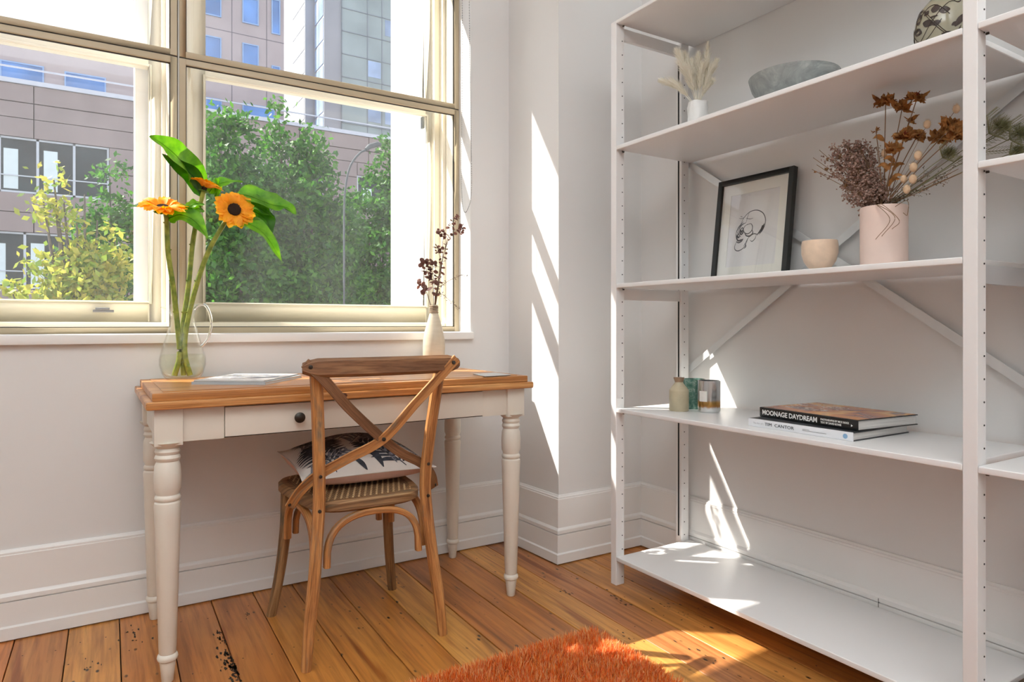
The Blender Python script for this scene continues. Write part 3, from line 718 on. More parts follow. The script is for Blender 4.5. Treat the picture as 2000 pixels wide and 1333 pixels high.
text_mesh('spine_lettering', 'The Art of', .008, (1.7563, 1.388, ZS4+.0095), (0, -1, 0), (0, 0, 1), plain('faint_lettering', (.6, .6, .62), .5), bk)
for zz, ww in ((.0135, .022), (.0100, .075)): MB().box(1.7562, 1.7568, 1.215-ww, 1.215, ZS4+zz, ZS4+zz+.0007).build('spine_line', GREYI, bk, smooth=0)
MB().lathe([(.0068, 0), (.0068, .0006)], (1.7566, 1.0835, ZS4+.0122), 20, axis=(-1, 0, 0)).build('publisher_mark', BLUEI, bk)
Z2 = ZS4+.0247
bk2, M, ax, bx = book('book', (1.788, 1.067), (.028, .343), .344, .272, .0305, Z2, 'black spined photo hardback with orange cover on top of the white one', BCOV, BCOV, PAGES)
def sp(u, z, o=.0005): return Vector((1.788, 1.067, Z2))+ax*u-bx*o+Vector((0, 0, z))
text_mesh('spine_lettering', 'MOONAGE DAYDREAM', .0205, sp(.333, .0085), -ax, (0, 0, 1), WHITEI, bk2, sx=.93, bold=.0006)
text_mesh('spine_lettering', 'PHOTOGRAPHS BY MICK ROCK', .0080, sp(.118, .0165), -ax, (0, 0, 1), WHITEI, bk2, sx=.80, bold=.0002)
text_mesh('spine_lettering', 'TEXT BY DAVID BOWIE', .0080, sp(.118, .0080), -ax, (0, 0, 1), WHITEI, bk2, sx=.80, bold=.0002)
MB().lathe([(.0042, 0), (.0001, .0005)], sp(.018, .0135), 3, axis=-bx).build('publisher_mark', WHITEI, bk2)
MB().box(.004, .340, .008, .268, .0306, .0309, M=M).build('cover_photo', PHOTO, bk2)
cl = MB(); rr = random.Random(5)
for k in range(60):
    u, v = rr.uniform(.17, .32), rr.uniform(.06, .22)
    cl.box(u, u+rr.uniform(.004, .022), v, v+rr.uniform(.002, .005), .0309, .0312, M=M)
tag(cl.build('cover_lettering', plain('cover_print_cream', (.72, .66, .56), .4), bk2), kind='stuff')

# ------------------------------------------------------------------ small jars on the same shelf
q = (1.844, 1.787, ZS4)
o = MB().lathe([(.0001, 0), (.0335, 0), (.0355, .003), (.0355, .074), (.0345, .079), (.031, .083), (.0155, .103), (.0150, .108), (.0001, .108)], q, 32)
st = thing('stoneware_bottle', q, 'small beige stoneware bottle with a corked neck beside the shelf post', 'bottle')
o.build('body', plain('beige_stoneware', (.50, .44, .30), .45, var=.1, scale=25), st)
MB().lathe([(.0145, .104), (.0160, .110), (.0195, .119), (.0200, .1235), (.0001, .1235)], q, 24).build('stopper', plain('brown_glaze', (.33, .22, .14), .35, var=.2, scale=30), st)
q = (1.945, 1.808, ZS4); gj = thing('candle_jar', q, 'green marbled glass candle jar behind the stoneware bottle', 'candle')
m, t, b = newmat('green_marble'); f = noise(t, coords(t), 38, 6, .65, 1.6); r = ramp(t, [(.3, (.035, .12, .095)), (.52, (.12, .25, .20)), (.7, (.38, .50, .44))]); t.links.new(f, r.inputs[0]); t.links.new(r.outputs[0], b.inputs['Base Color']); b.inputs['Roughness'].default_value = .25; GM = m
MB().lathe([(.0001, 0), (.040, 0), (.0415, .003), (.0415, .112), (.037, .112), (.037, .008), (.0001, .008)], q, 32).build('jar', GM, gj)
MB().lathe([(.0001, .08), (.0365, .08)], q, 24).build('wax', plain('wax', (.8, .78, .7), .4), gj)
q = (1.915, 1.707, ZS4); mj = thing('candle_glass', q, 'mirrored silver candle glass with amber base and paper label', 'candle')
m, t, b = newmat('mirrored_glass'); b.inputs['Metallic'].default_value = .85; b.inputs['Roughness'].default_value = .12
g = N(t, 'ShaderNodeSeparateXYZ'); t.links.new(coords(t), g.inputs[0])
f = noise(t, coords(t, 'Object', (1, 1, .5)), 60, 4, .6, 1.5); ad = N(t, 'ShaderNodeMath', operation='MULTIPLY_ADD'); ad.inputs[1].default_value = .012; t.links.new(f, ad.inputs[0]); t.links.new(g.outputs[2], ad.inputs[2])
r = ramp(t, [(.022, (.75, .78, .78)), (.028, (.42, .20, .05)), (.045, (.60, .36, .12)), (.052, (.55, .55, .55)), (.11, (.62, .63, .64))]); t.links.new(ad.outputs[0], r.inputs[0])
t.links.new(r.outputs[0], b.inputs['Base Color']); MIR = m
MB().lathe([(.0001, 0), (.036, 0), (.0405, .004), (.0410, .1145), (.0375, .1145), (.0365, .012), (.0001, .012)], q, 36).build('glass', MIR, mj)
lab = MB(); a0 = math.radians(196); vs = []
for k in range(9):
    a = a0+math.radians(44)*(k/8)
    for z in (.040, .078): vs.append((q[0]+.0416*math.cos(a), q[1]+.0416*math.sin(a), q[2]+z))
lab.add(vs, [(2*i, 2*i+1, 2*i+3, 2*i+2) for i in range(8)])
# the label faces the room on the window side of the glass
for v_i in range(len(lab.v)):
    x, y, z = lab.v[v_i]; dx, dy = x-q[0], y-q[1]; c_, s_ = math.cos(math.radians(-28)), math.sin(math.radians(-28)); lab.v[v_i] = (q[0]+dx*c_-dy*s_, q[1]+dx*s_+dy*c_, z)
lb = lab.build('paper_label', plain('label_paper', (.80, .76, .72), .7), mj)

# ------------------------------------------------------------------ middle shelf: framed drawing, cup, vase
ZS3 = 1.1557
PF = thing('picture_frame', (2.04, 1.634, ZS3), 'black framed skull line drawing leaning against the wall on the shelf', 'picture')
PW, PH = .333, .402; lean = math.atan2(.050, .40)
yv = Vector((math.sin(lean), 0, math.cos(lean))); xv = Vector((0, -1, 0)); nv = xv.cross(yv)      # nv points to the room
O = Vector((2.030, 1.801, ZS3+.0005))
if nv.x > 0: nv = -nv
def FP(a, b, c): return O+xv*a+yv*b+nv*c
def fbox(mb, a0, a1, b0, b1, c0, c1, mi=0):
    vs = [FP(a, b, c) for c in (c0, c1) for b in (b0, b1) for a in (a0, a1)]
    mb.add(vs, [(0, 2, 3, 1), (4, 5, 7, 6), (0, 1, 5, 4), (2, 6, 7, 3), (0, 4, 6, 2), (1, 3, 7, 5)], None, mi); return mb
fr = MB(); fw = .019
fbox(fr, 0, fw, 0, PH, -.018, .004); fbox(fr, PW-fw, PW, 0, PH, -.018, .004); fbox(fr, fw, PW-fw, 0, fw, -.018, .004); fbox(fr, fw, PW-fw, PH-fw, PH, -.018, .004)
fr.build('frame', BLACK, PF, bevel=.001, seg=1)
fbox(MB(), .012, PW-.012, .012, PH-.012, -.017, -.010).build('backing', plain('paper_grey', (.74, .73, .725), .9, var=.01), PF, smooth=0)
mt = MB(); mw = .058
for a0_, a1_, b0_, b1_ in ((fw, mw, fw, PH-fw), (PW-mw, PW-fw, fw, PH-fw), (mw, PW-mw, fw, mw+.004), (mw, PW-mw, PH-mw-.004, PH-fw)): fbox(mt, a0_, a1_, b0_, b1_, -.010, -.0075)
mt.build('mat_board', plain('cream_mat', (.80, .79, .73), .9, var=.01), PF, smooth=0)
fbox(MB(), fw-.001, PW-fw+.001, fw-.001, PH-fw+.001, -.004, -.003).build('glass', PICGL, PF, smooth=0)
# skull drawing: strokes in a 100 x 100 box (x right, y up)
DR = MB(); sc = .00155; dx0, dy0 = PW*.455-.075, .115
def stroke(pts, w=.9):
    L = cr_spline([Vector((a, b, 0)) for a, b in pts], 8); m = len(L); vs = []
    for i, p in enumerate(L):
        T = (L[min(i+1, m-1)]-L[max(i-1, 0)]).normalized(); sd_ = Vector((T.y, -T.x, 0))*w*.85*(.35+.65*math.sin(PI*(i/(m-1))))
        for k in (-1, 1): qq = p+sd_*k; vs.append(FP(dx0+qq.x*sc, dy0+qq.y*sc, -.0098))
    DR.add(vs, [(2*i, 2*i+1, 2*i+3, 2*i+2) for i in range(m-1)])
stroke([(22, 68), (30, 84), (46, 97), (66, 99), (84, 90), (93, 74), (92, 58), (86, 46), (78, 38)], 1.3)
stroke([(46, 97), (42, 88), (40, 80), (38, 72)], .8); stroke([(30, 76), (24, 70), (18, 64), (13, 55), (11, 48)], 1.6)
stroke([(38, 72), (30, 70), (24, 66), (20, 60), (17, 50)], 1.6)
stroke([(40, 66), (52, 68), (58, 60), (56, 50), (46, 44), (36, 48), (32, 57), (36, 64), (44, 68)], 1.4)
stroke([(30, 62), (24, 58), (22, 50), (26, 45), (31, 48), (31, 57), (28, 62)], 2.2); stroke([(24, 56), (27, 50), (29, 56)], 2.4)
stroke([(11, 48), (13, 40), (16, 33), (20, 31)], 2.2); stroke([(17, 48), (16, 42), (19, 38), (23, 40)], 2.6)
stroke([(14, 33), (20, 30), (28, 31), (34, 33)], 2.0); stroke([(13, 28), (20, 25), (28, 27), (33, 31)], 1.8)
stroke([(14, 26), (10, 18), (11, 10), (18, 5), (28, 6), (38, 12), (44, 22), (47, 32)], 1.3)
stroke([(47, 32), (54, 38), (64, 42), (72, 40), (80, 42)], 1.4); stroke([(36, 48), (42, 40), (52, 38), (60, 44), (58, 52)], 2.2)
stroke([(54, 28), (60, 24), (68, 30), (70, 38)], 1.2); stroke([(86, 60), (84, 50), (78, 42)], 3.0); stroke([(91, 62), (87, 50), (80, 40)], 1.6)
stroke([(40, 22), (43, 14), (38, 8)], 1.8); stroke([(20, 90), (26, 88)], .8); stroke([(16, 86), (24, 84), (32, 86)], .7); stroke([(36, 84), (48, 80), (58, 81)], .8)
for k in range(16): stroke([(72+k*1.1, 36+k*1.2), (75+k*1.05, 42+k*1.5)], .9)
for k in range(6): stroke([(16+k*3, 31), (16+k*3, 27)], .9)
for k in range(8): stroke([(36+k*1.5, 14+k*2), (40+k*1.0, 20+k*2)], .8)
for k in range(6): stroke([(15+k*1.5, 52-k*2), (20+k, 44-k)], 1.2)
DR.build('skull_drawing', GREYI, PF, smooth=0)

q = P(1601, 520, X=1.90); q = Vector((1.90, q.y, ZS3)); bw = thing('footed_cup', q, 'small peach glazed footed cup between the picture and the pink vase', 'cup')
MB().lathe([(.0001, .010), (.020, .010), (.034, .020), (.046, .038), (.0525, .062), (.0530, .085), (.0505, .1015), (.0480, .1015), (.0495, .085), (.049, .062), (.042, .038), (.028, .022), (.0001, .018)], q, 36).build('bowl', plain('peach_glaze', (.80, .60, .44), .3, var=.10, scale=30), bw)
for k in range(3):
    a = PI/2+2*PI*k/3+.5; MB().ball((q.x+.026*math.cos(a), q.y+.026*math.sin(a), q.z+.009), .009, 10, 6).build('foot', MATS['peach_glaze'], bw)
qv = P(1726, 520, X=1.90); qv = Vector((1.90, qv.y, ZS3)); pv = thing('vase', qv, 'tall pale pink cylindrical vase holding the dried flower bouquet', 'vase')
MB().lathe([(.0001, 0), (.058, 0), (.0605, .003), (.0610, .172), (.0595, .1765), (.0575, .172), (.0565, .008), (.0001, .008)], qv, 48).build('body', plain('pale_pink_ceramic', (.80, .62, .54), .4, var=.06, scale=9), pv)

# ------------------------------------------------------------------ top shelf: grey bowl, patterned vase, pampas vase
ZS2 = 1.6837
q = P(1550, 160, X=1.90); q = Vector((1.90, q.y, ZS2)); gb = thing('bowl', q, 'wide shallow grey stone bowl on the top shelf', 'bowl')
m, t, b = newmat('grey_stone'); f = noise(t, coords(t), 14, 7, .65, 1.4); r = ramp(t, [(.3, (.20, .22, .215)), (.55, (.32, .34, .33)), (.75, (.50, .51, .49))]); t.links.new(f, r.inputs[0]); t.links.new(r.outputs[0], b.inputs['Base Color']); b.inputs['Roughness'].default_value = .55; bump(t, b, f, .3, .002)
MB().lathe([(.0001, 0), (.045, 0), (.075, .012), (.106, .040), (.127, .074), (.1355, .103), (.137, .108), (.1335, .109), (.121, .075), (.09, .033), (.05, .014), (.0001, .012)], q, 64).build('body', m, gb, smooth=60)
q = P(1842, 40, X=1.90); q = Vector((1.90, q.y, ZS2)); dv = thing('vase', q, 'round bellied olive glazed vase with dark leaf pattern beside the middle post', 'vase')
dprof = [(.0001, 0), (.034, 0), (.050, .018), (.061, .050), (.0660, .085), (.0640, .115), (.052, .148), (.034, .170), (.022, .182), (.019, .205), (.023, .225), (.020, .226), (.016, .205), (.0001, .19)]
MB().lathe(dprof, q, 48).build('body', plain('olive_glaze', (.34, .31, .22), .12, var=.12, scale=14, coat=.5), dv, smooth=60)
lf = MB(); rr = random.Random(11)
def onvase(a, h):
    for i in range(1, len(dprof)-1):
        if dprof[i][1] <= h <= dprof[i+1][1]:
            k = (h-dprof[i][1])/(dprof[i+1][1]-dprof[i][1]); r_ = dprof[i][0]+(dprof[i+1][0]-dprof[i][0])*k; break
    else: r_ = .05
    return Vector((q.x+(r_+.0008)*math.cos(a), q.y+(r_+.0008)*math.sin(a), q.z+h))
for k in range(46):
    a = rr.uniform(0, 2*PI); h = rr.uniform(.045, .150); da = rr.uniform(-.5, .5); dh = rr.uniform(-.034, .01); w = rr.uniform(.007, .012); vs = []
    for i in range(7):
        tt = i/6; ww = w*math.sin(PI*min(.98, tt*.9+.05))**.9
        pc = onvase(a+da*tt, min(.168, max(.02, h+dh*tt))); R = .06
        nrm_dir = Vector((-dh, 0, da*R)); nl = math.hypot(dh, da*R)+1e-6
        for sgn in (-1, 1): vs.append(onvase(a+da*tt+sgn*ww*(-dh/nl)/R, min(.168, max(.02, h+dh*tt+sgn*ww*(da*R)/nl))))
    lf.add(vs, [(2*i, 2*i+1, 2*i+3, 2*i+2) for i in range(6)])
for k in range(5):
    ph = rr.uniform(0, 6); lf.tube([onvase(ph+i*.12, .10+.045*math.sin(i*.25+k)) for i in range(22)], .0009, 4)
lf.build('leaf_pattern', plain('iron_brown_glaze', (.045, .028, .022), .2), dv, smooth=60)
qp = P(1362, 220, X=1.86); qp = Vector((1.86, qp.y, ZS2)); wv_ = thing('vase', qp, 'small white lumpy ceramic vase holding the pampas grass', 'vase')
o = MB().lathe([(.0001, 0), (.026, 0), (.029, .01), (.034, .035), (.036, .06), (.034, .085), (.036, .105), (.033, .122), (.028, .122), (.03, .10), (.028, .02), (.0001, .015)], qp, 40)
for i, (x, y, z) in enumerate(o.v):
    a = math.atan2(y-qp.y, x-qp.x); h = z-qp.z; d = 1+.10*math.sin(3*a+h*60)*math.sin(h*40)+.06*math.sin(5*a-h*90)
    o.v[i] = (qp.x+(x-qp.x)*d, qp.y+(y-qp.y)*d, z)
o.build('body', plain('white_porcelain', (.85, .84, .82), .3), wv_, smooth=70)
PAMP = island('pampas_fluff', [(.95, .91, .80), (1, .97, .88), (.90, .84, .70)], .9, .4)
def plume(pts, w, seed, n=460):
    rr = random.Random(seed); L = cr_spline(pts, 14); m = len(L); mb = MB()
    mb.tube(L, lambda t: .0011*(1-t)+.0004, 5)
    vs = []; fs = []
    for k in range(n):
        t = rr.uniform(.22, 1)**.8; i = min(m-2, int(t*(m-1))); p = L[i].lerp(L[i+1], t*(m-1)-i); T = (L[i+1]-L[i]).normalized()
        rd = Vector((rr.gauss(0, 1), rr.gauss(0, 1), rr.gauss(0, 1))); rd -= T*rd.dot(T); rd.normalize()
        ln = w*2.3*math.sin(PI*min(.97, (t-.15)/.9))*rr.uniform(.5, 1.2)+.003; d = (rd*.42+T*.9+Vector((rr.gauss(0, .1), rr.gauss(0, .1), -.05))).normalized(); e_ = p+d*ln*1.5; sd_ = d.cross(rd+Vector((.01, .02, .03))).normalized()*.0009
        mid = p.lerp(e_, .5)+Vector((0, 0, -.001))
        o_ = len(vs); vs += [p-sd_*.5, p+sd_*.5, mid+sd_, mid-sd_, e_]; fs += [(o_, o_+1, o_+2, o_+3), (o_+3, o_+2, o_+4)]
    mb.add(vs, fs); return mb
PLAB = ['tallest upright cream plume on the left of the pampas bunch', 'cream plume just above the far left one', 'cream pampas plume reaching farthest left', 'cream plume second from the left at the top of the bunch', 'short cream plume filling the left centre of the bunch', 'cream plume in the middle top of the pampas bunch', 'highest cream plume with its tip curling left', 'cream plume leaning right below the rightmost tip', 'thin cream plume with the rightmost tip', 'low cream plume leaning to the right edge of the bunch', 'cream plume right of centre in the pampas bunch', 'thick cream plume low in the centre of the bunch', 'fluffy cream plume behind the left upright one', 'short cream plume just right of the centre one', 'cream plume standing below the highest curled one']
tops = [((1323, 98), .016, 1.85), ((1310, 160), .014, 1.84), ((1290, 156), .012, 1.83), ((1337, 104), .014, 1.88), ((1350, 120), .013, 1.87), ((1364, 106), .013, 1.89), ((1383, 83), .010, 1.90), ((1393, 130), .012, 1.88), ((1399, 118), .011, 1.92), ((1390, 158), .011, 1.83), ((1372, 128), .013, 1.85), ((1343, 135), .014, 1.82), ((1330, 120), .015, 1.83), ((1356, 132), .013, 1.88), ((1380, 120), .011, 1.86)]
for k, ((tx, ty), w, xx) in enumerate(tops):
    a = qp+Vector((0, 0, .10)); e_ = P(tx, ty, X=xx); mid = a.lerp(e_, .55)+Vector((0, 0, .012+.004*(k % 3)))
    if ty == 83: mid = P(1378, 140, X=1.89)
    o = plume([a, mid, e_], w, k).build('pampas_plume', PAMP, None, origin=a, smooth=0)
    tag(o, PLAB[k], 'dried grass', 'pampas plumes in the white vase')

# ------------------------------------------------------------------ dried bouquet in the pink vase
VT = qv+Vector((0, 0, .165))
DRY = island('dried_petals', [(.34, .13, .035), (.48, .21, .06), (.62, .31, .10), (.40, .15, .04), (.70, .40, .15)], .8, .3, 60)
DRYR = island('dried_red_petals', [(.30, .03, .025), (.40, .08, .04), (.46, .16, .06)], .8, .2, 60)
STEMB = plain('dry_stem', (.26, .15, .08), .8, var=.2, scale=30)
def petalhead(mb, c, d, r, n, seed, curl=.5, mi=0, wide=.5):
    rr = random.Random(seed); d = Vector(d).normalized(); a = d.orthogonal().normalized(); b = d.cross(a)
    for k in range(n):
        ang = rr.uniform(0, 2*PI); lift = rr.uniform(-.35, .95); R = r*rr.uniform(.6, 1.15); dirr = (a*math.cos(ang)+b*math.sin(ang)); 
        p1 = c+dirr*R*.12; p2 = c+dirr*R*.6+d*R*lift*.5; p3 = c+dirr*R*(1-.25*rr.random())+d*R*(lift*.8+rr.uniform(-curl, curl)*.5)
        leaf(mb, [p1, p2, p3], R*wide*rr.uniform(.6, 1.1), d+Vector((rr.gauss(0, .4), rr.gauss(0, .4), rr.gauss(0, .4))), .35*rr.choice((-1, 1)), 6, 1, mi, wave=.0015, seed=k)
HLAB = {1: 'dried rust flower just left of the topmost red hearted one', 5: 'dried rust flower half hidden behind the crimson hearted one', 6: 'ochre dried flower lowest on the left of the bouquet', 8: 'ragged pale dried flower below the large one beside the middle post', 9: 'small dark rust dried flower under the topmost pair', 10: 'dried flower partly cut off by the middle post'}
heads = [((1730, 200), 1.88, .030, 0), ((1762, 212), 1.89, .028, 0), ((1791, 192), 1.90, .027, 1), ((1711, 257), 1.86, .012, 0), ((1766, 268), 1.87, .030, 1), ((1790, 268), 1.93, .026, 1), ((1748, 292), 1.85, .026, 0), ((1858, 248), 1.90, .034, 0), ((1835, 272), 1.93, .030, 0), ((1776, 236), 1.92, .020, 0), ((1868, 262), 1.88, .026, 0)]
for k, ((tx, ty), xx, R, red) in enumerate(heads):
    e_ = P(tx, ty, X=xx); base = qv+Vector((.02*math.cos(k*2.1), .02*math.sin(k*2.1), .02)); mid = VT.lerp(e_, .45)+Vector((0, 0, .015))
    lab_ = {0: 'dried rust brown flower, topmost on the left of the bouquet', 2: 'dried flower with dark red heart at the top of the bouquet', 4: 'dried flower with crimson heart low in the middle of the bouquet', 7: 'large pale rust dried flower beside the middle post', 3: 'tiny curled dried bud left of the tall rust flowers'}.get(k)
    f_ = thing('dried_flower', base, lab_ or HLAB.get(k) or 'dried rust brown flower in the middle of the bouquet', 'dried flower', 'dried rust flowers in the pink vase')
    L = cr_spline([base, VT+Vector((.01*math.cos(k), .01*math.sin(k), 0)), mid, e_], 7)
    MB().tube(L, .0013, 5).build('stem', STEMB, f_)
    mb = MB(); petalhead(mb, e_, (e_-mid)+Vector((-.05, -.02, .02)), R*1.08, 44 if R > .02 else 9, k+20, wide=.55); 
    if red: petalhead(mb, e_+Vector((-.004, 0, .006)), (-.3, 0, 1), R*.5, 12, k+60, mi=1)
    mb.build('flower_head', [DRY, DRYR], f_, smooth=0)
    if k in (0, 2, 4, 6):
        for j in range(2):
            mb = MB(); p = L[int(len(L)*(.55+.2*j))]; d = Vector((.0, .035*(1 if j else -1), .02)); leaf(mb, [p, p+d*.5+Vector((0, 0, .008)), p+d+Vector((0, 0, -.004))], .014, (-1, 0, .3), .3, 6, 1, wave=.001); mb.build('dry_leaf', DRY, f_, smooth=0)
# bushy lilac-brown spray on the left
SPR = island('dried_small_blooms', [(.36, .21, .17), (.50, .33, .28), (.24, .14, .10), (.60, .44, .37), (.30, .17, .13)], .9, .2)
def spray(name, label, ends, spread, nb, bloom, mat, cat='dried flower', seed=1, stemr=.0008, group=None, blooms=5):
    rr = random.Random(seed); sm_ = MB(); bm_ = MB(); base = qv+Vector((0, 0, .05))
    for (tx, ty, xx) in ends:
        e_ = P(tx, ty, X=xx); mid = VT.lerp(e_, .5)+Vector((0, 0, .004)); L = cr_spline([base, VT, mid, e_], 6); sm_.tube(L, stemr, 4)
        for j in range(nb):
            t = rr.uniform(.42, 1); i = min(len(L)-2, int(t*(len(L)-1))); p = L[i]; T = (L[i+1]-L[i]).normalized()
            d = (T*.8+Vector((rr.gauss(0, .55), rr.gauss(0, .55), rr.gauss(0, .55)))).normalized(); tip = p+d*spread*rr.uniform(.4, 1.1)
            sm_.tube([p, p.lerp(tip, .5)+T*.003, tip], stemr*.6, 3)
            for h in range(blooms):
                c = tip+Vector((rr.gauss(0, 1), rr.gauss(0, 1), rr.gauss(0, 1)))*spread*.13; r_ = bloom*rr.uniform(.5, 1.2)
                aa = Vector((rr.gauss(0, 1), rr.gauss(0, 1), rr.gauss(0, 1))).normalized(); bb = aa.orthogonal().normalized(); c3 = aa.cross(bb)
                bm_.add([c+aa*r_, c-aa*r_*.6, c+bb*r_, c-bb*r_*.7, c+c3*r_*.8, c-c3*r_], [(0, 2, 4), (0, 4, 3), (0, 3, 5), (0, 5, 2), (1, 4, 2), (1, 3, 4), (1, 5, 3), (1, 2, 5)])
    o = thing(name, base, label, cat, group); sm_.build('stem', STEMB, o); tag(bm_.build('bloom', mat, o, smooth=0), kind='stuff'); return o
rr = random.Random(9)
ends = [(1615+rr.uniform(0, 75), 300+rr.uniform(-15, 80), 1.84+rr.uniform(0, .10)) for _ in range(26)]
spray('dried_spray', 'bushy mauve brown dried flower spray leaning left out of the pink vase', ends, .040, 20, .0042, SPR, seed=2, blooms=7)
spray('dried_spray', 'sparse brown bobbles at the far left of the bouquet', [(1588, 308, 1.84), (1595, 322, 1.84), (1586, 331, 1.85), (1600, 293, 1.86), (1628, 290, 1.87), (1649, 280, 1.88), (1618, 302, 1.86)], .010, 2, .0055, island('brown_bobbles', [(.25, .13, .06), (.36, .2, .1)], .9), seed=3, blooms=3)
spray('dried_spray', 'thin branched dry twigs rising behind the mauve spray', [(1690, 272, 1.90), (1697, 288, 1.90), (1712, 286, 1.93), (1718, 320, 1.92), (1722, 340, 1.92), (1702, 322, 1.90)], .018, 7, .0028, SPR, seed=4, blooms=3)
spray('dried_spray', 'dark wiry seed twigs leaning right out of the pink vase', [(1872, 330, 1.90), (1866, 342, 1.88), (1858, 338, 1.93), (1845, 330, 1.92), (1830, 325, 1.94), (1800, 345, 1.86), (1812, 352, 1.92), (1878, 338, 1.88)], .024, 8, .0026, island('dark_seed', [(.09, .07, .05), (.16, .12, .08)], .9), seed=5, blooms=3)
# dangling tendrils over the rim
td = MB()
for k, (a, b_, c_) in enumerate((((1712, 408), (1748, 425), (1722, 462)), ((1720, 406), (1756, 430), (1742, 448)), ((1714, 410), (1738, 430), (1710, 468)), ((1770, 400), (1772, 420), (1764, 416)))):
    td.tube(cr_spline([VT+Vector((0, 0, -.01)), P(a[0], a[1]-8, X=1.835), P(b_[0], b_[1], X=1.828), P(c_[0], c_[1], X=1.828)], 10), .0009, 5)
tag(td.build('dried_tendril', STEMB, None, origin=VT), 'thin dry tendrils hanging over the rim of the pink vase', 'dried flower')
# bunny tail grasses
BT = plain('bunny_tail_fluff', (.72, .52, .34), .95, var=.12, scale=80)
for k, ((tx, ty), xx, R) in enumerate((((1811, 243), 1.88, .0085), ((1868, 213), 1.90, .0085), ((1784, 327), 1.85, .0095), ((1793, 304), 1.85, .0095), ((1783, 350), 1.85, .0095), ((1765, 350), 1.86, .008), ((1771, 370), 1.85, .009), ((1727, 300), 1.90, .008))):
    e_ = P(tx, ty, X=xx); base = qv+Vector((.0, 0, .05)); o = thing('bunny_tail_grass', base, {0: 'beige bunny tail grass standing free above the bouquet', 1: 'beige bunny tail grass beside the middle post'}.get(k, 'pale bunny tail grass low in the bouquet'), 'dried grass', 'bunny tails in the pink vase')
    MB().tube(cr_spline([base, VT, VT.lerp(e_, .6)+Vector((0, 0, .004)), e_], 6), .0007, 4).build('stem', STEMB, o)
    h = MB(); h.ball(e_, R, 10, 7, 1.35); rr = random.Random(k)
    for j in range(120):
        d = Vector((rr.gauss(0, 1), rr.gauss(0, 1), rr.gauss(0, 1.2)+.4)).normalized(); p = e_+Vector((d.x*R, d.y*R, d.z*R*1.35)); s3 = d.orthogonal().normalized()*.0004
        h.add([p-s3, p+s3, p+d*.004+Vector((0, 0, .002))], [(0, 1, 2)])
    h.build('tail', BT, o)
# feathery green seed heads reaching past the middle post
FG = island('feathery_green', [(.30, .30, .15), (.42, .40, .22), (.24, .24, .12)], .9, .3)
for k, ((tx, ty), xx, R, lab_) in enumerate((((1951, 248), 1.93, .036, 'round feathery olive seed head seen right of the middle post'), ((1992, 262), 1.95, .034, 'feathery olive seed head cut by the right picture edge'), ((1852, 300), 1.90, .024, 'small feathery olive seed head left of the middle post'), ((1985, 296), 1.95, .022, 'low feathery olive seed head at the right picture edge'))):
    e_ = P(tx, ty, X=xx); base = qv+Vector((0, 0, .05)); o = thing('seed_head', base, lab_, 'dried flower', 'feathery seed heads in the pink vase')
    mid = VT.lerp(e_, .55)+Vector((0, 0, .01)); MB().tube(cr_spline([base, VT, mid, e_], 6), .0011, 5).build('stem', plain('olive_stem', (.22, .22, .12), .8) if k == 0 else MATS['olive_stem'], o)
    h = MB(); rr = random.Random(k+5); ax_ = (e_-mid).normalized()
    for j in range(900):
        d = Vector((rr.gauss(0, 1), rr.gauss(0, 1), rr.gauss(0, 1))).normalized(); d = (d+ax_*.5).normalized(); r0 = R*rr.uniform(0, .5); tip = e_+d*R*rr.uniform(.7, 1.1); p = e_+d*r0; s3 = d.orthogonal().normalized()*.0006
        h.add([p-s3, p+s3, tip], [(0, 1, 2)])
    for j in range(26):
        a = 2*PI*j/26; o1 = ax_.orthogonal().normalized(); o2 = ax_.cross(o1); p0 = e_-ax_*R*.7; p1 = p0+(o1*math.cos(a)+o2*math.sin(a))*R*1.15+ax_*R*.6; p2 = p1+ax_*R*.7+Vector((0, 0, .004))
        h.tube([p0, p1, p2], .0006, 3)
    tag(h.build('seed_fluff', FG, o, smooth=0), kind='stuff')
tw = MB()
for k, (a, b_) in enumerate((((1880, 305), (1945, 262)), ((1880, 312), (1972, 292)), ((1890, 300), (1995, 240)))):
    L = cr_spline([VT, P(a[0], a[1], X=1.92), P(b_[0], b_[1], X=1.94)], 12); tw.tube(L, .0009, 4)
    for j in range(12, len(L)):
        for sgn in (-1, 1): p = L[j-1]; tw.tube([p, p+Vector((0, -.008, sgn*.006)), p+Vector((0, -.018, sgn*.009))], .0005, 3)
tag(tw.build('needle_twig', MATS['olive_stem'], None, origin=VT), 'dark needled twigs running right behind the middle post', 'dried flower')
print('part 1 done')

# ------------------------------------------------------------------ glass jug with sunflowers
JG = Vector((.258, 2.540, .8138))
jg = thing('glass_jug', JG, 'clear glass jug with looped handle holding sunflowers on the left of the desk', 'jug')
op = [(.046, 0), (.054, .004), (.065, .020), (.0725, .048), (.0722, .070), (.064, .105), (.052, .145), (.042, .180), (.0375, .208), (.0385, .225), (.044, .243), (.0505, .2545)]
inn = [(r-.0022, z) for r, z in op[1:]][::-1]
seg = 48; prof = [(.0001, 0)]+op+[(.0495, .2552)]+[(max(r, .001), z) for r, z in inn if z > .006]+[(.045, .0075), (.0001, .0075)]
o = MB().lathe(prof, JG, seg)
for i, (x, y, z) in enumerate(o.v):          # pull the lip out into a spout on the left
    h = z-JG.z; a = math.atan2(y-JG.y, x-JG.x); k = max(0, (h-.215)/.04)**1.6*max(0, math.cos(a-math.radians(190)))**6
    o.v[i] = (x-.020*k*.98, y-.004*k, z-.012*k)
o.build('body', JUGG, jg, smooth=80)
hx = Vector((.86, -.50, 0))
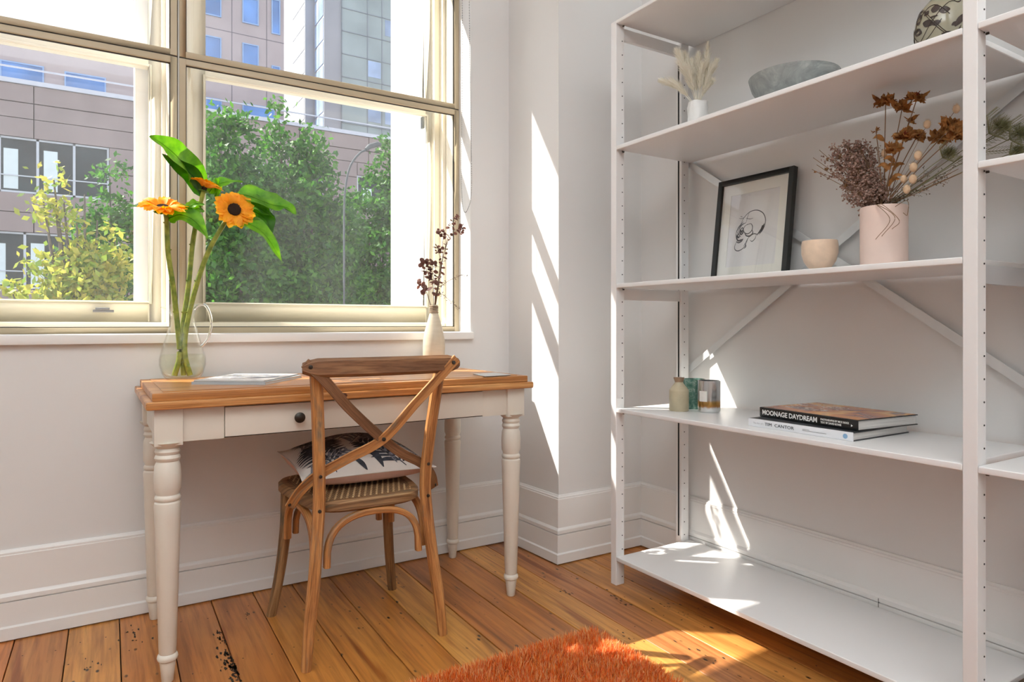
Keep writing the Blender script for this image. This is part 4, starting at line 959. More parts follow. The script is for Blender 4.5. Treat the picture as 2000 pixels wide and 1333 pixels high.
hp = [JG+hx*.040+Vector((0, 0, .238)), JG+hx*.055+Vector((0, 0, .252)), JG+hx*.078+Vector((0, 0, .250)), JG+hx*.094+Vector((0, 0, .215)), JG+hx*.096+Vector((0, 0, .175)), JG+hx*.086+Vector((0, 0, .140)), JG+hx*.070+Vector((0, 0, .118)), JG+hx*.063+Vector((0, 0, .112))]
MB().tube(cr_spline(hp, 7), .0046, 12).build('handle', HANDLEG, jg, smooth=80)
wp = [(.0001, .0078), (.044, .0078), (.0515, .010), (.0622, .024), (.0697, .048), (.0694, .070), (.0660, .083), (.0001, .083)]
MB().lathe(wp, JG, seg).build('water', WATER, jg, smooth=80)

m, t, b = newmat('sunflower_stem'); f = noise(t, coords(t), 40, 3); r = ramp(t, [(.3, (.10, .16, .012)), (.7, (.34, .36, .05))]); t.links.new(f, r.inputs[0]); t.links.new(r.outputs[0], b.inputs['Base Color']); b.inputs['Roughness'].default_value = .55; SSTEM = m
PETAL = leafmat('sunflower_petal', (.85, .36, .010), (.95, .55, .03), .35, .6, 40)
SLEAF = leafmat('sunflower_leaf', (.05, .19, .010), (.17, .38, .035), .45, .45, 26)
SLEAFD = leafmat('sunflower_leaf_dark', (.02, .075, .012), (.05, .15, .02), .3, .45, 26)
DISC = island('sunflower_disc', [(.02, .010, .006), (.05, .022, .008), (.03, .014, .008)], .9)
SEPAL = leafmat('sepal_green', (.06, .15, .02), (.12, .24, .03), .2, .6, 30)
def sunflower(name, label, stem, face, R, rd, npet, ptilt, seed):
    rr = random.Random(seed); base = Vector(stem[0])
    o = thing(name, base, label, 'sunflower', 'sunflowers in the glass jug'); L = cr_spline(stem, 8)
    sm_ = MB(); sm_.tube(L, lambda t: .0092-.0016*t, 12)
    for k in range(4):
        i = int(len(L)*(.40+.13*k)); d = Vector((rr.choice((-1, 1)), -.3, .4)).normalized(); p = L[min(i, len(L)-2)]; sm_.tube([p, p+d*.0095, p+d*.0125], lambda t: .0035*(1-t)+.001, 6)
    sm_.build('stem', SSTEM, o, smooth=60)
    face = Vector(face).normalized(); c = L[-1]+face*.010; a = face.orthogonal().normalized(); b = face.cross(a)
    h = MB(); h.lathe([(.0001, -.012), (.008, -.012), (rd*.95, -.003), (rd*1.05, .002), (rd*.9, .007), (rd*.5, .007), (.0001, .004)], c, 24, axis=face)
    for k in range(170):
        r_ = rd*math.sqrt(k/170); an = k*2.39996; p = c+(a*math.cos(an)+b*math.sin(an))*r_+face*(.005+.003*(r_/rd)); h.ball(p, .0017, 5, 3)
    hd = h.build('disc', DISC, o, smooth=60)
    for k in range(npet):
        for row in range(2):
            an = 2*PI*(k+row*.5+rr.uniform(-.2, .2))/npet; u = a*math.cos(an)+b*math.sin(an); ln = (R-rd)*rr.uniform(.85, 1.12)*(1 if row else .9)
            tl = ptilt+rr.uniform(-.30, .30)-(.15 if row else 0)
            p0 = c+u*rd*.85; p1 = p0+(u*math.cos(tl)+face*math.sin(tl))*ln*.55; p2 = p0+(u*math.cos(tl*.4)+face*math.sin(tl*.4))*ln
            leaf(MB(), [p0, p1, p2], (.0255 if R > .06 else .021)*R/.065*rr.uniform(.85, 1.15), face, .16, 8, 2, wave=.0016, seed=k).build('petal', PETAL, hd, smooth=80)
    sp_ = MB()
    for k in range(14):
        an = 2*PI*k/14; u = a*math.cos(an)+b*math.sin(an); p0 = c+u*rd*.5-face*.009; leaf(sp_, [p0, p0+u*rd*.9-face*.006, p0+u*rd*1.5-face*.002], .011, face, .2, 6)
    sp_.build('sepal', SEPAL, o, smooth=80)
    return o
J0 = JG+Vector((0, 0, .012))
def Q(px, py, Y): return P(px, py, Y=Y)
s1 = sunflower('sunflower', 'left sunflower seen from its side with flat orange petals', [J0+Vector((-.026, -.006, 0)), J0+Vector((-.010, -.004, .07)), Q(347, 640, 2.535), Q(338, 560, 2.53), Q(328, 490, 2.525), Q(325, 425, 2.52), Q(318, 412, 2.515)], (-.08, -.45, .88), .080, .016, 20, .30, 1)
s2 = sunflower('sunflower', 'middle sunflower turned away so only its petal tips show', [J0+Vector((.004, .01, 0)), J0+Vector((.0, .006, .07)), Q(357, 640, 2.545), Q(368, 560, 2.55), Q(376, 480, 2.555), Q(386, 420, 2.55), Q(398, 372, 2.54)], (.25, .0, .97), .060, .009, 17, .75, 2)
s3 = sunflower('sunflower', 'right sunflower facing the room with a dark brown centre', [J0+Vector((.022, -.008, 0)), J0+Vector((.006, -.006, .07)), Q(364, 640, 2.535), Q(383, 560, 2.53), Q(408, 490, 2.52), Q(438, 437, 2.505), Q(456, 412, 2.50)], (.05, -.93, .20), .071, .0215, 20, .20, 3)
def sl(parent, pts, w, nrm, mat=SLEAF, cup=.18, wave=.004, seed=0, petiole=True):
    mb = MB(); leaf(mb, pts, w, nrm, cup, 16, 1, wave=wave, seed=seed)
    L = cr_spline(pts, 6); mb.tube([p+Vector((0, -.0008, .0003)) for p in L], lambda t: .0016*(1-t)+.0003, 5)
    mb.build('leaf', mat, parent, smooth=80)
sl(s2, [Q(398, 385, 2.57), Q(374, 340, 2.56), Q(346, 306, 2.50), Q(318, 282, 2.48), Q(292, 266, 2.46)], .100, (.35, -.85, .35), SLEAF, .22, .004, 1)
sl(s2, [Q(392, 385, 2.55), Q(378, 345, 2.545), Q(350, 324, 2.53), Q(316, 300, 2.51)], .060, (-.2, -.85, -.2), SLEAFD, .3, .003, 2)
sl(s1, [Q(327, 428, 2.52), Q(352, 420, 2.50), Q(380, 432, 2.48), Q(406, 466, 2.47)], .085, (.25, -.85, .5), SLEAF, .12, .003, 3)
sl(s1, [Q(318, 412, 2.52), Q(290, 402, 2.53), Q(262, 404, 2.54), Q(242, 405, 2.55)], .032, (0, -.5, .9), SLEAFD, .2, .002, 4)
sl(s3, [Q(462, 378, 2.53), Q(490, 384, 2.52), Q(530, 400, 2.50), Q(558, 405, 2.49), Q(579, 418, 2.47)], .085, (-.05, -.75, .55), SLEAF, .22, .006, 5)
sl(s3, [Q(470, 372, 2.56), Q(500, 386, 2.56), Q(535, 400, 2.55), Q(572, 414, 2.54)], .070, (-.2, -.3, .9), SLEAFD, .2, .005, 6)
sl(s3, [Q(455, 436, 2.51), Q(488, 438, 2.49), Q(520, 462, 2.47), Q(552, 514, 2.46)], .078, (.3, -.75, .55), SLEAF, .15, .003, 7)
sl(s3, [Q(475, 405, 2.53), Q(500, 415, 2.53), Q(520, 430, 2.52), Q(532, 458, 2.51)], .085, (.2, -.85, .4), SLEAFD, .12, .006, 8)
sl(s3, [Q(470, 400, 2.54), Q(495, 400, 2.53), Q(515, 412, 2.52), Q(534, 425, 2.51)], .060, (.1, -.8, .6), SLEAF, .14, .005, 9)
sl(s2, [Q(408, 378, 2.56), Q(418, 365, 2.55), Q(440, 356, 2.54), Q(474, 356, 2.53)], .046, (.2, -.8, .6), SLEAF, .14, .005, 10)
sl(s2, [Q(420, 385, 2.56), Q(425, 368, 2.55), Q(424, 355, 2.54), Q(418, 345, 2.54)], .030, (.5, -.8, .2), SLEAF, .14, .003, 11)
sl(s2, [Q(398, 400, 2.54), Q(385, 398, 2.52), Q(372, 402, 2.51), Q(360, 408, 2.50)], .040, (.0, -.7, .8), SLEAF, .14, .003, 12)
sl(s2, [Q(396, 410, 2.54), Q(386, 408, 2.52), Q(374, 412, 2.51), Q(366, 418, 2.50)], .040, (.2, -.8, .5), SLEAF, .14, .003, 13)
if False: sl(s2, [Q(404, 380, 2.555), Q(392, 372, 2.54), Q(385, 362, 2.53), Q(378, 352, 2.53), ], .050, (.3, -.8, .4), SLEAFD, .2, .003, 14)
if False: sl(s2, [Q(410, 392, 2.545), Q(408, 376, 2.53), Q(398, 368, 2.52), Q(386, 366, 2.51)], .040, (.3, -.8, .4), SLEAFD, .2, .003, 15)

# ------------------------------------------------------------------ eucalyptus bottle
EV = Vector((1.205, 2.550, .8138)); ev = thing('vase', EV, 'cream ceramic bottle vase behind the chair back holding dried eucalyptus', 'vase')
m, t, b = newmat('cream_ceramic'); f = noise(t, coords(t, 'Object', (1, 1, 6)), 12, 3); r = ramp(t, [(.3, (.62, .55, .42)), (.7, (.70, .63, .50))]); t.links.new(f, r.inputs[0]); t.links.new(r.outputs[0], b.inputs['Base Color']); b.inputs['Roughness'].default_value = .38; bump(t, b, f, .15, .002); CERA = m
MB().lathe([(.0001, 0), (.042, 0), (.0455, .004), (.0462, .09), (.0450, .122), (.0385, .158), (.027, .200), (.0180, .232), (.0150, .248), (.0165, .262), (.0160, .268), (.0125, .268), (.012, .24), (.0001, .2)], EV, 40).build('body', CERA, ev, smooth=60)
nk = MB()
for k in range(5): 
    z = EV.z+.236+k*.0062; nk.tube([(EV.x+(.0178-.0002*k)*math.cos(a), EV.y+(.0178-.0002*k)*math.sin(a), z+.001*math.sin(a+k)) for a in np.linspace(0, 2*PI, 25)[:-1]], .0024, 6, closed=True)
nk.build('neck_binding', plain('jute_binding', (.30, .22, .15), .9, var=.3, scale=80), ev)
EUC = island('eucalyptus_leaf', [(.14, .055, .045), (.24, .10, .075), (.10, .045, .038), (.32, .14, .10)], .7, .35)
EUCG = island('eucalyptus_grey_leaf', [(.12, .09, .06), (.2, .16, .11), (.09, .07, .05)], .8, .2)
EST = plain('eucalyptus_twig', (.16, .09, .06), .8)
def EQ(cx, cy): return (800+cx/6.66, 410+cy/6.66)
def sprig(label, pix, rleaf, npair, mat, seed, y0=2.55, dy=-.02, start=.15, small=0):
    rr = random.Random(seed); pts = [EV+Vector((0, 0, .22))]
    for k, (a, b_) in enumerate(pix): x, y = EQ(a, b_); pts.append(P(x, y, Y=y0+dy*(k+1)/len(pix)))
    o = thing('eucalyptus_sprig', EV+Vector((0, 0, .22)), label, 'dried branch', 'dried eucalyptus in the cream bottle'); L = cr_spline(pts, 10)
    MB().tube(L, lambda t: .0016-.001*t, 5).build('twig', EST, o); lf = MB(); m_ = len(L)
    for k in range(npair):
        t_ = start+(1-start)*k/(npair-1); i = min(m_-2, int(t_*(m_-1))); p = L[i]; T = (L[i+1]-L[i]).normalized(); side = T.cross(Vector((0, 1, 0))).normalized()
        ang0 = rr.uniform(0, PI)
        for sgn in (0, PI):
            d = (side*math.cos(ang0+sgn)+T.cross(side)*math.sin(ang0+sgn)).normalized(); R = rleaf*(1.35 if not small else 1.15)*(1-.35*t_)*rr.uniform(.75, 1.2); c = p+d*(R*1.0+.002)
            nn = (T+Vector((rr.gauss(0, .5), rr.gauss(0, .6)-.3, rr.gauss(0, .5)))).normalized(); aa = (d-nn*d.dot(nn)).normalized(); bb = nn.cross(aa)
            vs = [c+nn*R*.15]+[c+aa*R*math.cos(2*PI*j/10)+bb*R*(.9 if not small else .45)*math.sin(2*PI*j/10)+nn*R*rr.uniform(-.15, .15) for j in range(10)]
            lf.add(vs, [(0, 1+j, 1+(j+1) % 10) for j in range(10)])
    lf.build('leaves', mat, o, smooth=0)
sprig('tallest eucalyptus sprig reaching up to the blind chain', [(345, 1100), (385, 880), (410, 700), (450, 560), (490, 380), (560, 300), (610, 250)], .0078, 19, EUC, 1)
sprig('upper side sprig of eucalyptus ending highest on the right', [(380, 900), (440, 600), (500, 370), (540, 200), (600, 120), (640, 85)], .0072, 11, EUC, 2, start=.62)
sprig('eucalyptus sprig drooping beside the blind chain', [(385, 880), (450, 560), (530, 350), (640, 250), (690, 220), (650, 310)], .0070, 9, EUC, 3, start=.7)
sprig('russet eucalyptus sprig leaning to the upper left', [(300, 950), (250, 860), (215, 760), (190, 690), (195, 650)], .0120, 11, EUC, 4, start=.35)
sprig('dense upright eucalyptus sprig in the middle', [(330, 1050), (310, 900), (300, 800), (305, 700), (315, 675)], .0095, 13, EUC, 5, start=.3)
sprig('short eucalyptus sprig leaning far left with one big leaf', [(230, 1100), (190, 1040), (150, 990), (115, 930)], .0115, 7, EUC, 6, start=.35)
sprig('eucalyptus sprig with leaves curling left near the top', [(400, 850), (430, 600), (430, 430), (440, 330), (400, 290), (375, 270)], .0085, 9, EUC, 9, start=.62)
sprig('leafy eucalyptus twig bending left at mid height', [(380, 850), (400, 650), (370, 540), (345, 460)], .0085, 6, EUC, 10, start=.70)
sprig('thin grey sprig reaching right with tiny leaves', [(350, 1050), (430, 980), (500, 930), (620, 870), (700, 850), (755, 890)], .0052, 14, EUCG, 7, start=.3, small=1)
sprig('thin grey sprig drooping to the lower right', [(345, 1120), (420, 1100), (520, 1180), (600, 1250), (645, 1290)], .0050, 14, EUCG, 8, start=.3, small=1)

# ------------------------------------------------------------------ magazine and card on the desk
def slab(name, corners, z0, z1, mat, parent, bevel=0):
    vs = [(x, y, z0) for x, y in corners]+[(x, y, z1) for x, y in corners]
    return MB().add(vs, [(3, 2, 1, 0), (4, 5, 6, 7), (0, 1, 5, 4), (1, 2, 6, 5), (2, 3, 7, 6), (3, 0, 4, 7)]).build(name, mat, parent, bevel=bevel, smooth=0)
ZD = .8141
a = P(374, 751.5, Z=ZD); b = P(529, 752.5, Z=ZD); a, b = Vector((a.x, a.y, 0)), Vector((b.x, b.y, 0)); bx_ = (b-a).normalized(); wl = .235; by_ = Vector((-bx_.y, bx_.x, 0)); 
mg = thing('magazine', (a.x, a.y, ZD), 'grey backed magazine lying underneath on the desk beside the jug', 'magazine', 'magazines on the desk')
def mc(ox, oy, w, l, skew=0): 
    o_ = a+bx_*ox+by_*oy; u = (bx_*math.cos(skew)+by_*math.sin(skew)); v = Vector((-u.y, u.x, 0)); return [(p.x, p.y) for p in (o_, o_+u*w, o_+u*w+v*l, o_+v*l)]
GREYC = plain('grey_cover', (.45, .50, .54), .35)
slab('pages', mc(.002, .002, wl-.004, .290), ZD+.0006, ZD+.0078, PAGES, mg); slab('cover', mc(0, 0, wl, .294), ZD, ZD+.0008, GREYC, mg); slab('cover', mc(0, 0, wl, .294), ZD+.0076, ZD+.0086, GREYC, mg)
slab('spine', mc(0, -.0006, wl, .0012), ZD, ZD+.0086, GREYC, mg)
mg2 = thing('magazine', (a.x, a.y, ZD+.009), 'white magazine with grey print lying on top of the other magazine', 'magazine', 'magazines on the desk')
slab('pages', mc(.006, .004, wl-.014, .278, .02), ZD+.0092, ZD+.0122, PAGES, mg2)
slab('cover', mc(.005, .003, wl-.012, .280, .02), ZD+.0122, ZD+.0132, plain('glossy_white_cover', (.78, .77, .76), .2), mg2)
slab('cover', mc(.005, .003, wl-.012, .280, .02), ZD+.0086, ZD+.0092, BCOV, mg2)
pr = MB(); rr = random.Random(4)
for k in range(5):
    for j in range(7):
        c0 = mc(.02+j*.028+rr.uniform(0, .004), .09+k*.034, rr.uniform(.012, .026), rr.uniform(.014, .030), .02+rr.uniform(-.3, .3))
        pr.add([(x, y, ZD+.0134) for x, y in c0], [(0, 1, 2, 3)])
tag(pr.build('cover_print', plain('grey_print', (.20, .22, .26), .4), mg2, smooth=0), kind='stuff')
c = [P(924, 732, Z=ZD), P(947, 736.5, Z=ZD), P(998, 733.6, Z=ZD), P(968, 729.5, Z=ZD)]
cd = slab('coaster', [(p.x, p.y) for p in c], ZD+.0008, ZD+.003, plain('silver_card', (.62, .62, .60), .3), None); cd['label'] = 'thin silver grey card lying at the right end of the desk'; cd['category'] = 'card'

# ------------------------------------------------------------------ orange shag rug
RX0, RX1, RY0, RY1 = -.55, 1.345, -.10, 1.672
rg = thing('shag_rug', (.4, .8, 0), 'orange shaggy rug at the lower edge on the wooden floor', 'rug')
MB().box(RX0+.01, RX1-.012, RY0, RY1-.012, .001, .010).build('backing', plain('rug_backing', (.32, .07, .02), .9), rg)
def blades(name, x0, x1, y0, y1, n, w, seed):
    g = np.random.default_rng(seed)
    # tufts: blades share a lean inside each tuft
    nt_ = n//14; tx = g.uniform(x0, x1, nt_); ty = g.uniform(y0, y1, nt_); ta = g.uniform(0, 2*PI, nt_); tl = g.uniform(.25, .95, nt_)
    k = g.integers(0, nt_, n); bx = tx[k]+g.normal(0, .006, n); by = ty[k]+g.normal(0, .006, n)
    bx = np.clip(bx, x0, x1); by = np.clip(by, y0, y1)
    big = np.sin(bx*31+by*17)*.5+np.sin(by*43-bx*11+1)*.5
    an = ta[k]+g.normal(0, .55, n)+big*.8; ln = g.uniform(.024, .046, n); lean_ = np.clip(tl[k]*1.1+g.normal(0, .38, n), -.3, 1.5)
    ex = (bx > x1-.02); an = np.where(ex, g.normal(-.1, .8, n), an); ey = (by > y1-.02); an = np.where(ey, g.normal(PI/2, .8, n), an)
    dx, dy = np.cos(an), np.sin(an); sx_, sy_ = -dy*w/2, dx*w/2; tw_ = g.uniform(.6, 1.3, n)
    sx_ *= tw_; sy_ *= tw_
    z1 = .009+ln*.55*np.cos(lean_*.6); z2 = .009+ln*(.55*np.cos(lean_*.6)+.45*np.cos(lean_*1.3))
    r1 = ln*.55*np.sin(lean_*.6); r2 = r1+ln*.45*np.sin(lean_*1.3)
    V = np.zeros((n, 5, 3)); z0 = np.full(n, .009)
    V[:, 0] = np.stack([bx-sx_, by-sy_, z0], 1); V[:, 1] = np.stack([bx+sx_, by+sy_, z0], 1)
    V[:, 2] = np.stack([bx+dx*r1+sx_, by+dy*r1+sy_, z1], 1); V[:, 3] = np.stack([bx+dx*r1-sx_, by+dy*r1-sy_, z1], 1)
    V[:, 4] = np.stack([bx+dx*r2, by+dy*r2, z2], 1)
    V[:, :, 0] -= .4; V[:, :, 1] -= .8
    b5 = np.arange(n)*5; quad = np.stack([b5, b5+1, b5+2, b5+3], 1); tri = np.stack([b5+3, b5+2, b5+4], 1)
    loops = np.concatenate([quad, tri], 1).ravel()
    me = bpy.data.meshes.new(name); me.vertices.add(n*5); me.vertices.foreach_set('co', V.ravel()); me.loops.add(n*7); me.loops.foreach_set('vertex_index', loops)
    ls = np.stack([np.arange(n)*7, np.arange(n)*7+4], 1).ravel(); me.polygons.add(n*2); me.polygons.foreach_set('loop_start', ls)
    me.update(calc_edges=True); me.materials.append(RUGM); me.polygons.foreach_set('use_smooth', [True]*(n*2))
    o = bpy.data.objects.new(name, me); C.objects.link(o); o.parent = rg; return o
RUGM = island('rug_pile', [(.86, .15, .018), (.94, .24, .03), (.97, .36, .07), (1.0, .66, .30), (.70, .09, .01), (.94, .23, .03)], .5, .3)
tag(blades('pile', .52, RX1, 1.02, RY1, 120000, .0027, 1), kind='stuff'); tag(blades('pile', RX0, .52, RY0, RY1, 26000, .0035, 2), kind='stuff'); tag(blades('pile', .52, RX1, RY0, 1.02, 20000, .0035, 3), kind='stuff')

# ------------------------------------------------------------------ outside: street, office block, tower, trees, lamp
GZ = -4.6
struct(MB().box(-60, 60, 3.6, 70, GZ-.1, GZ).build('ground', plain('asphalt', (.16, .16, .165), .9, var=.15), smooth=0), 'asphalt street far below the window')
YB = 22.0
PINK = plain('pink_stone', (.34, .27, .255), .75, var=.10, scale=1.2); PINK2 = plain('pink_stone_pale', (.42, .35, .35), .75, var=.08, scale=1.2)
BLUEG = plain('sky_painted_glass', (.10, .26, .60), .12, var=.35, scale=.8, spec=.6); DARKG = plain('dark_window_glass', (.035, .05, .052), .15, var=.5, scale=.9, spec=.35)  # the blue glass has the sky's reflection painted into its colour
MUL = plain('pale_mullion', (.60, .64, .68), .5); CURT = plain('white_curtain', (.75, .85, .85), .6); LEDGE = plain('pale_ledge', (.62, .64, .70), .6)
ob = thing('office_building', (4, YB+3, GZ), 'pink stone office building with blue windows across the street', 'building')
mb = MB(); mb.box(-14, 34, YB+.12, YB+8, GZ, 7.40); mb.box(-14, 34, YB+.1, YB+.3, GZ, 7.40); mb.build('wall', plain('joint_dark', (.13, .105, .10), .9), ob, smooth=0)  # dark backing that shows through the joints between panels
MB().box(-14, 1.0, YB+1.0, YB+8, 7.40, 8.75).build('upper_wall', PINK2, ob, smooth=0)
MB().box(1.0, 5.38, YB+1.0, YB+8, 7.40, 19).build('upper_wall', PINK2, ob, smooth=0)
def px2x(px, Y): return P(px, 634, Y=Y).x
def ztop(px, py, Y): return P(px, py, Y=Y).z
# window openings in the lower facade: (x0, x1, z0, z1)
x215 = px2x(213, YB); xw1 = px2x(135, YB)
wins = [(-9.5, x215, 4.50, 5.97), (-9.5, xw1+.6, 1.95, 3.45), (px2x(698, YB), px2x(762, YB), 4.95, 6.05), (px2x(575, YB), px2x(632, YB), 4.95, 6.05), (px2x(470, YB), px2x(530, YB), 4.95, 6.05), (px2x(600, YB), px2x(680, YB), 1.6, 3.3), (px2x(450, YB), px2x(540, YB), 1.6, 3.3), (px2x(395, YB), px2x(420, YB), 1.6, 3.3), (px2x(790, YB), px2x(850, YB), 4.95, 6.05)]
def free(x0, x1, z0, z1):
    """cut the panel against the window openings, return remaining rectangles"""
    rects = [(x0, x1, z0, z1)]
    for (a, b, c, d) in wins:
        out = []
        for (p, q_, r_, s_) in rects:
            if q_ <= a or p >= b or s_ <= c or r_ >= d: out.append((p, q_, r_, s_)); continue
            if p < a: out.append((p, a, r_, s_))
            if q_ > b: out.append((b, q_, r_, s_))
            if r_ < c: out.append((max(p, a), min(q_, b), r_, c))
            if s_ > d: out.append((max(p, a), min(q_, b), d, s_))
        rects = out
    return [r_ for r_ in rects if r_[1]-r_[0] > .06 and r_[3]-r_[2] > .06]
zr = [1.15, 1.95, 2.70, 3.45, 3.98, 4.50, 5.24, 5.97, 6.48, 6.90, 7.38]; xs = [-8.35+2.33*k for k in range(13)]
npan = 0
for i in range(len(xs)-1):
    for j in range(len(zr)-1):
        for (p, q_, r_, s_) in free(xs[i], xs[i+1], zr[j], zr[j+1]):
            MB().box(p+.012, q_-.012, YB+.01*((i*3+j) % 3), YB+.13, r_+.012, s_-.012).build('stone_panel', PINK, ob, smooth=0); npan += 1
MB().box(-14, 34, YB+.02, YB+.13, GZ, 1.14).build('base_wall', PINK, ob, smooth=0)
MB().box(-14, 34, YB-.05, YB+.5, 7.38, 7.50).build('roof_ledge', LEDGE, ob, smooth=0)
MB().box(-14, 34, YB+.02, YB+.06, 7.80, 7.84).build('handrail', LEDGE, ob, smooth=0)
for (a, b, c, d) in wins:
    f = frame4(MB(), a, b, c, d, YB+.06, YB+.12, .05); n = max(1, round((b-a)/.82))
    for k in range(1, n): x = a+(b-a)*k/n; f.box(x-.03, x+.03, YB+.06, YB+.12, c, d, 'z')
    f.box(a, b, YB+.05, YB+.1, c+(d-c)*.30, c+(d-c)*.30+.03)
    w_ = f.build('window', MUL, ob, smooth=0)
    for k in range(n): MB().box(a+(b-a)*k/n, a+(b-a)*(k+1)/n, YB+.085, YB+.095, c, d).build('pane', DARKG, w_, smooth=0)
    rr = random.Random(int(a*10))
    for k in range(n):
        if rr.random() < .8: x = a+(b-a)*(k+rr.uniform(.1, .3))/n; MB().box(x, x+(b-a)/n*rr.uniform(.25, .6), YB+.078, YB+.084, c+.1, d-rr.uniform(.1, .5)).build('blind', CURT, w_, smooth=0)
def bluewin(x0, x1, z0, z1, Y):
    f = frame4(MB(), x0, x1, z0, z1, Y-.04, Y+.02, .035).build('window', plain('blue_frame', (.25, .40, .66), .4) if 'blue_frame' not in MATS else MATS['blue_frame'], ob, smooth=0)
    MB().box(x0, x1, Y-.012, Y-.004, z0, z1).build('pane', BLUEG, f, smooth=0)
YU = YB+1.0
for a, b in ((-60, -20), (0, 86), (126, 207)): bluewin(px2x(a, YU), px2x(b, YU), 7.45, 8.25 if a < 120 else 8.22, YU)
bluewin(px2x(402, YU), px2x(433, YU), 7.45, 8.15, YU); bluewin(px2x(473, YU), px2x(536, YU), 7.45, 8.15, YU)
for zz in (9.25, 10.75, 12.25):
    bluewin(px2x(398, YU), px2x(432, YU), zz, zz+.85, YU); bluewin(px2x(473, YU), px2x(505, YU), zz, zz+.85, YU)
    bluewin(px2x(530, YU), px2x(547, YU), zz-.15, zz+1.0 if zz > 10 else zz+.3, YU)
jt = MB()
for zz in (8.75, 10.35, 11.85, 13.4): jt.box(1.0, 5.38, YU-.004, YU, zz, zz+.025)
for px in (452, 520): x = px2x(px, YU); jt.box(x, x+.025, YU-.004, YU, 7.4, 15)
jt.build('panel_joint', plain('joint_grey', (.16, .14, .16), .9), ob, smooth=0)

tw_ = thing('tower_block', (14, 40, GZ), 'tall grey glass tower block beyond the office building', 'building')
TG = plain('tower_green_glass', (.33, .40, .40), .25, var=.25, scale=.35); TB = plain('tower_sunlit_pane', (.86, .88, .90), .4, var=.15, scale=.6); TC = plain('tower_concrete', (.36, .37, .40), .7, var=.1, scale=.5); TL = plain('tower_line', (.24, .28, .31), .5); TBL = plain('tower_blue_pane', (.36, .48, .68), .2, var=.3, scale=.6)
cx2, cy2 = 10.52, 36.0; cx1, cy1 = 9.99, 37.8
MB().box(cx1, 30, cy1, 48, GZ, 46).build('rear_volume', TC, tw_, smooth=0)
MB().box(cx2, 30, cy2, cy1, GZ, 46).build('front_volume', TC, tw_, smooth=0)
MB().box(11.45, 30, cy2-.06, cy2, GZ, 46).build('glass_front', TG, tw_, smooth=0)
ln = MB()
for k in range(34):
    z = 2+k*1.25; ln.box(11.45, 30, cy2-.09, cy2-.05, z, z+.05)
for x in (11.45, 12.9, 13.75, 14.35, 15.9, 17.4, 19, 20.6): ln.box(x, x+.05, cy2-.09, cy2-.05, GZ, 46)
ln.build('glazing_bars', TL, tw_, smooth=0)
for k in range(30):          # panes of the two narrow side faces; white ones have sunlight painted in
    z = 6+k*1.3
    s_ = MB().box(cx2-.03, cx2, cy2+.1, cy1-.1, z, z+1.15).build('window', TBL, tw_, smooth=0)
    MB().box(cx2-.04, cx2-.029, cy2+.85, cy2+.92, z, z+1.15).build('bar', TL, s_, smooth=0)
    MB().box(cx1-.03, cx1, cy1+.15, 40.5, z, z+1.15).build('window', TB, tw_, smooth=0)
for k in range(10): MB().box(12.95+(k % 3)*1.0, 13.7+(k % 3)*1.0, cy2-.075, cy2-.055, 7.3+k*1.25+1.25*(k % 2), 8.2+k*1.25+1.25*(k % 2)).build('window', TBL, tw_, smooth=0)

LEAFG = island('maple_green', [(.018, .10, .008), (.040, .18, .014), (.12, .34, .03), (.03, .13, .012)], .55, .45)
LEAFY = island('maple_yellow', [(.22, .36, .04), (.45, .50, .06), (.60, .52, .08), (.16, .30, .04)], .55, .45)
BARK = plain('bark', (.12, .10, .08), .9, var=.3, scale=12)
def tree(label, base, blobs, n, leafr, mat, seed, branches=10):
    g = np.random.default_rng(seed); base = Vector(base); o = thing('street_tree', base, label, 'tree', 'street trees outside the window')
    tops_ = [Vector(b[0]) for b in blobs]; tk = MB(); cen = sum(tops_, Vector())/len(tops_); fork = Vector((base.x, base.y, base.z+(cen.z-base.z)*.55))
    tk.tube([base, base.lerp(fork, .5)+Vector((.05, 0, 0)), fork], lambda t: .14-.05*t, 8)
    for p in tops_: tk.tube(cr_spline([fork, fork.lerp(p, .5)+Vector((0, 0, .15)), p], 5), lambda t: .05*(1-t)+.008, 5)
    tk.build('trunk', BARK, o)
    vol = np.array([b[1][0]*b[1][1]*b[1][2] for b in blobs]); pick = g.choice(len(blobs), n, p=vol/vol.sum())
    d = g.normal(size=(n, 3)); d /= np.linalg.norm(d, axis=1)[:, None]; rad = g.uniform(.35, 1.0, n)**.6
    # twig clumps
    nc = n//22; kc = g.integers(0, nc, n); jit = g.normal(0, leafr*1.7, (n, 3)); dc = g.normal(size=(nc, 3)); dc /= np.linalg.norm(dc, axis=1)[:, None]; rc = g.uniform(.3, 1.0, nc)**.5; pc = g.choice(len(blobs), nc, p=vol/vol.sum())
    cen_ = np.array([tuple(b[0]) for b in blobs]); sc_ = np.array([b[1] for b in blobs])
    c = cen_[pc[kc]]+dc[kc]*rc[kc][:, None]*sc_[pc[kc]]+jit
    a = g.normal(size=(n, 3)); a /= np.linalg.norm(a, axis=1)[:, None]; r_ = g.normal(size=(n, 3)); b = np.cross(a, r_); b /= np.linalg.norm(b, axis=1)[:, None]
    s = leafr*g.uniform(.6, 1.2, n)[:, None]
    V = np.stack([c-a*s, c+b*s*.55+a*s*.1, c+a*s*1.1, c-b*s*.55+a*s*.1], 1)-np.array(tuple(base)); b4 = np.arange(n)*4
    me = bpy.data.meshes.new('foliage'); me.vertices.add(n*4); me.vertices.foreach_set('co', V.ravel()); me.loops.add(n*4); me.loops.foreach_set('vertex_index', np.stack([b4, b4+1, b4+2, b4+3], 1).ravel())
    me.polygons.add(n); me.polygons.foreach_set('loop_start', np.arange(n)*4); me.update(calc_edges=True); me.materials.append(mat)
    f = bpy.data.objects.new('foliage', me); C.objects.link(f); f.parent = o; tag(f, kind='stuff'); return o
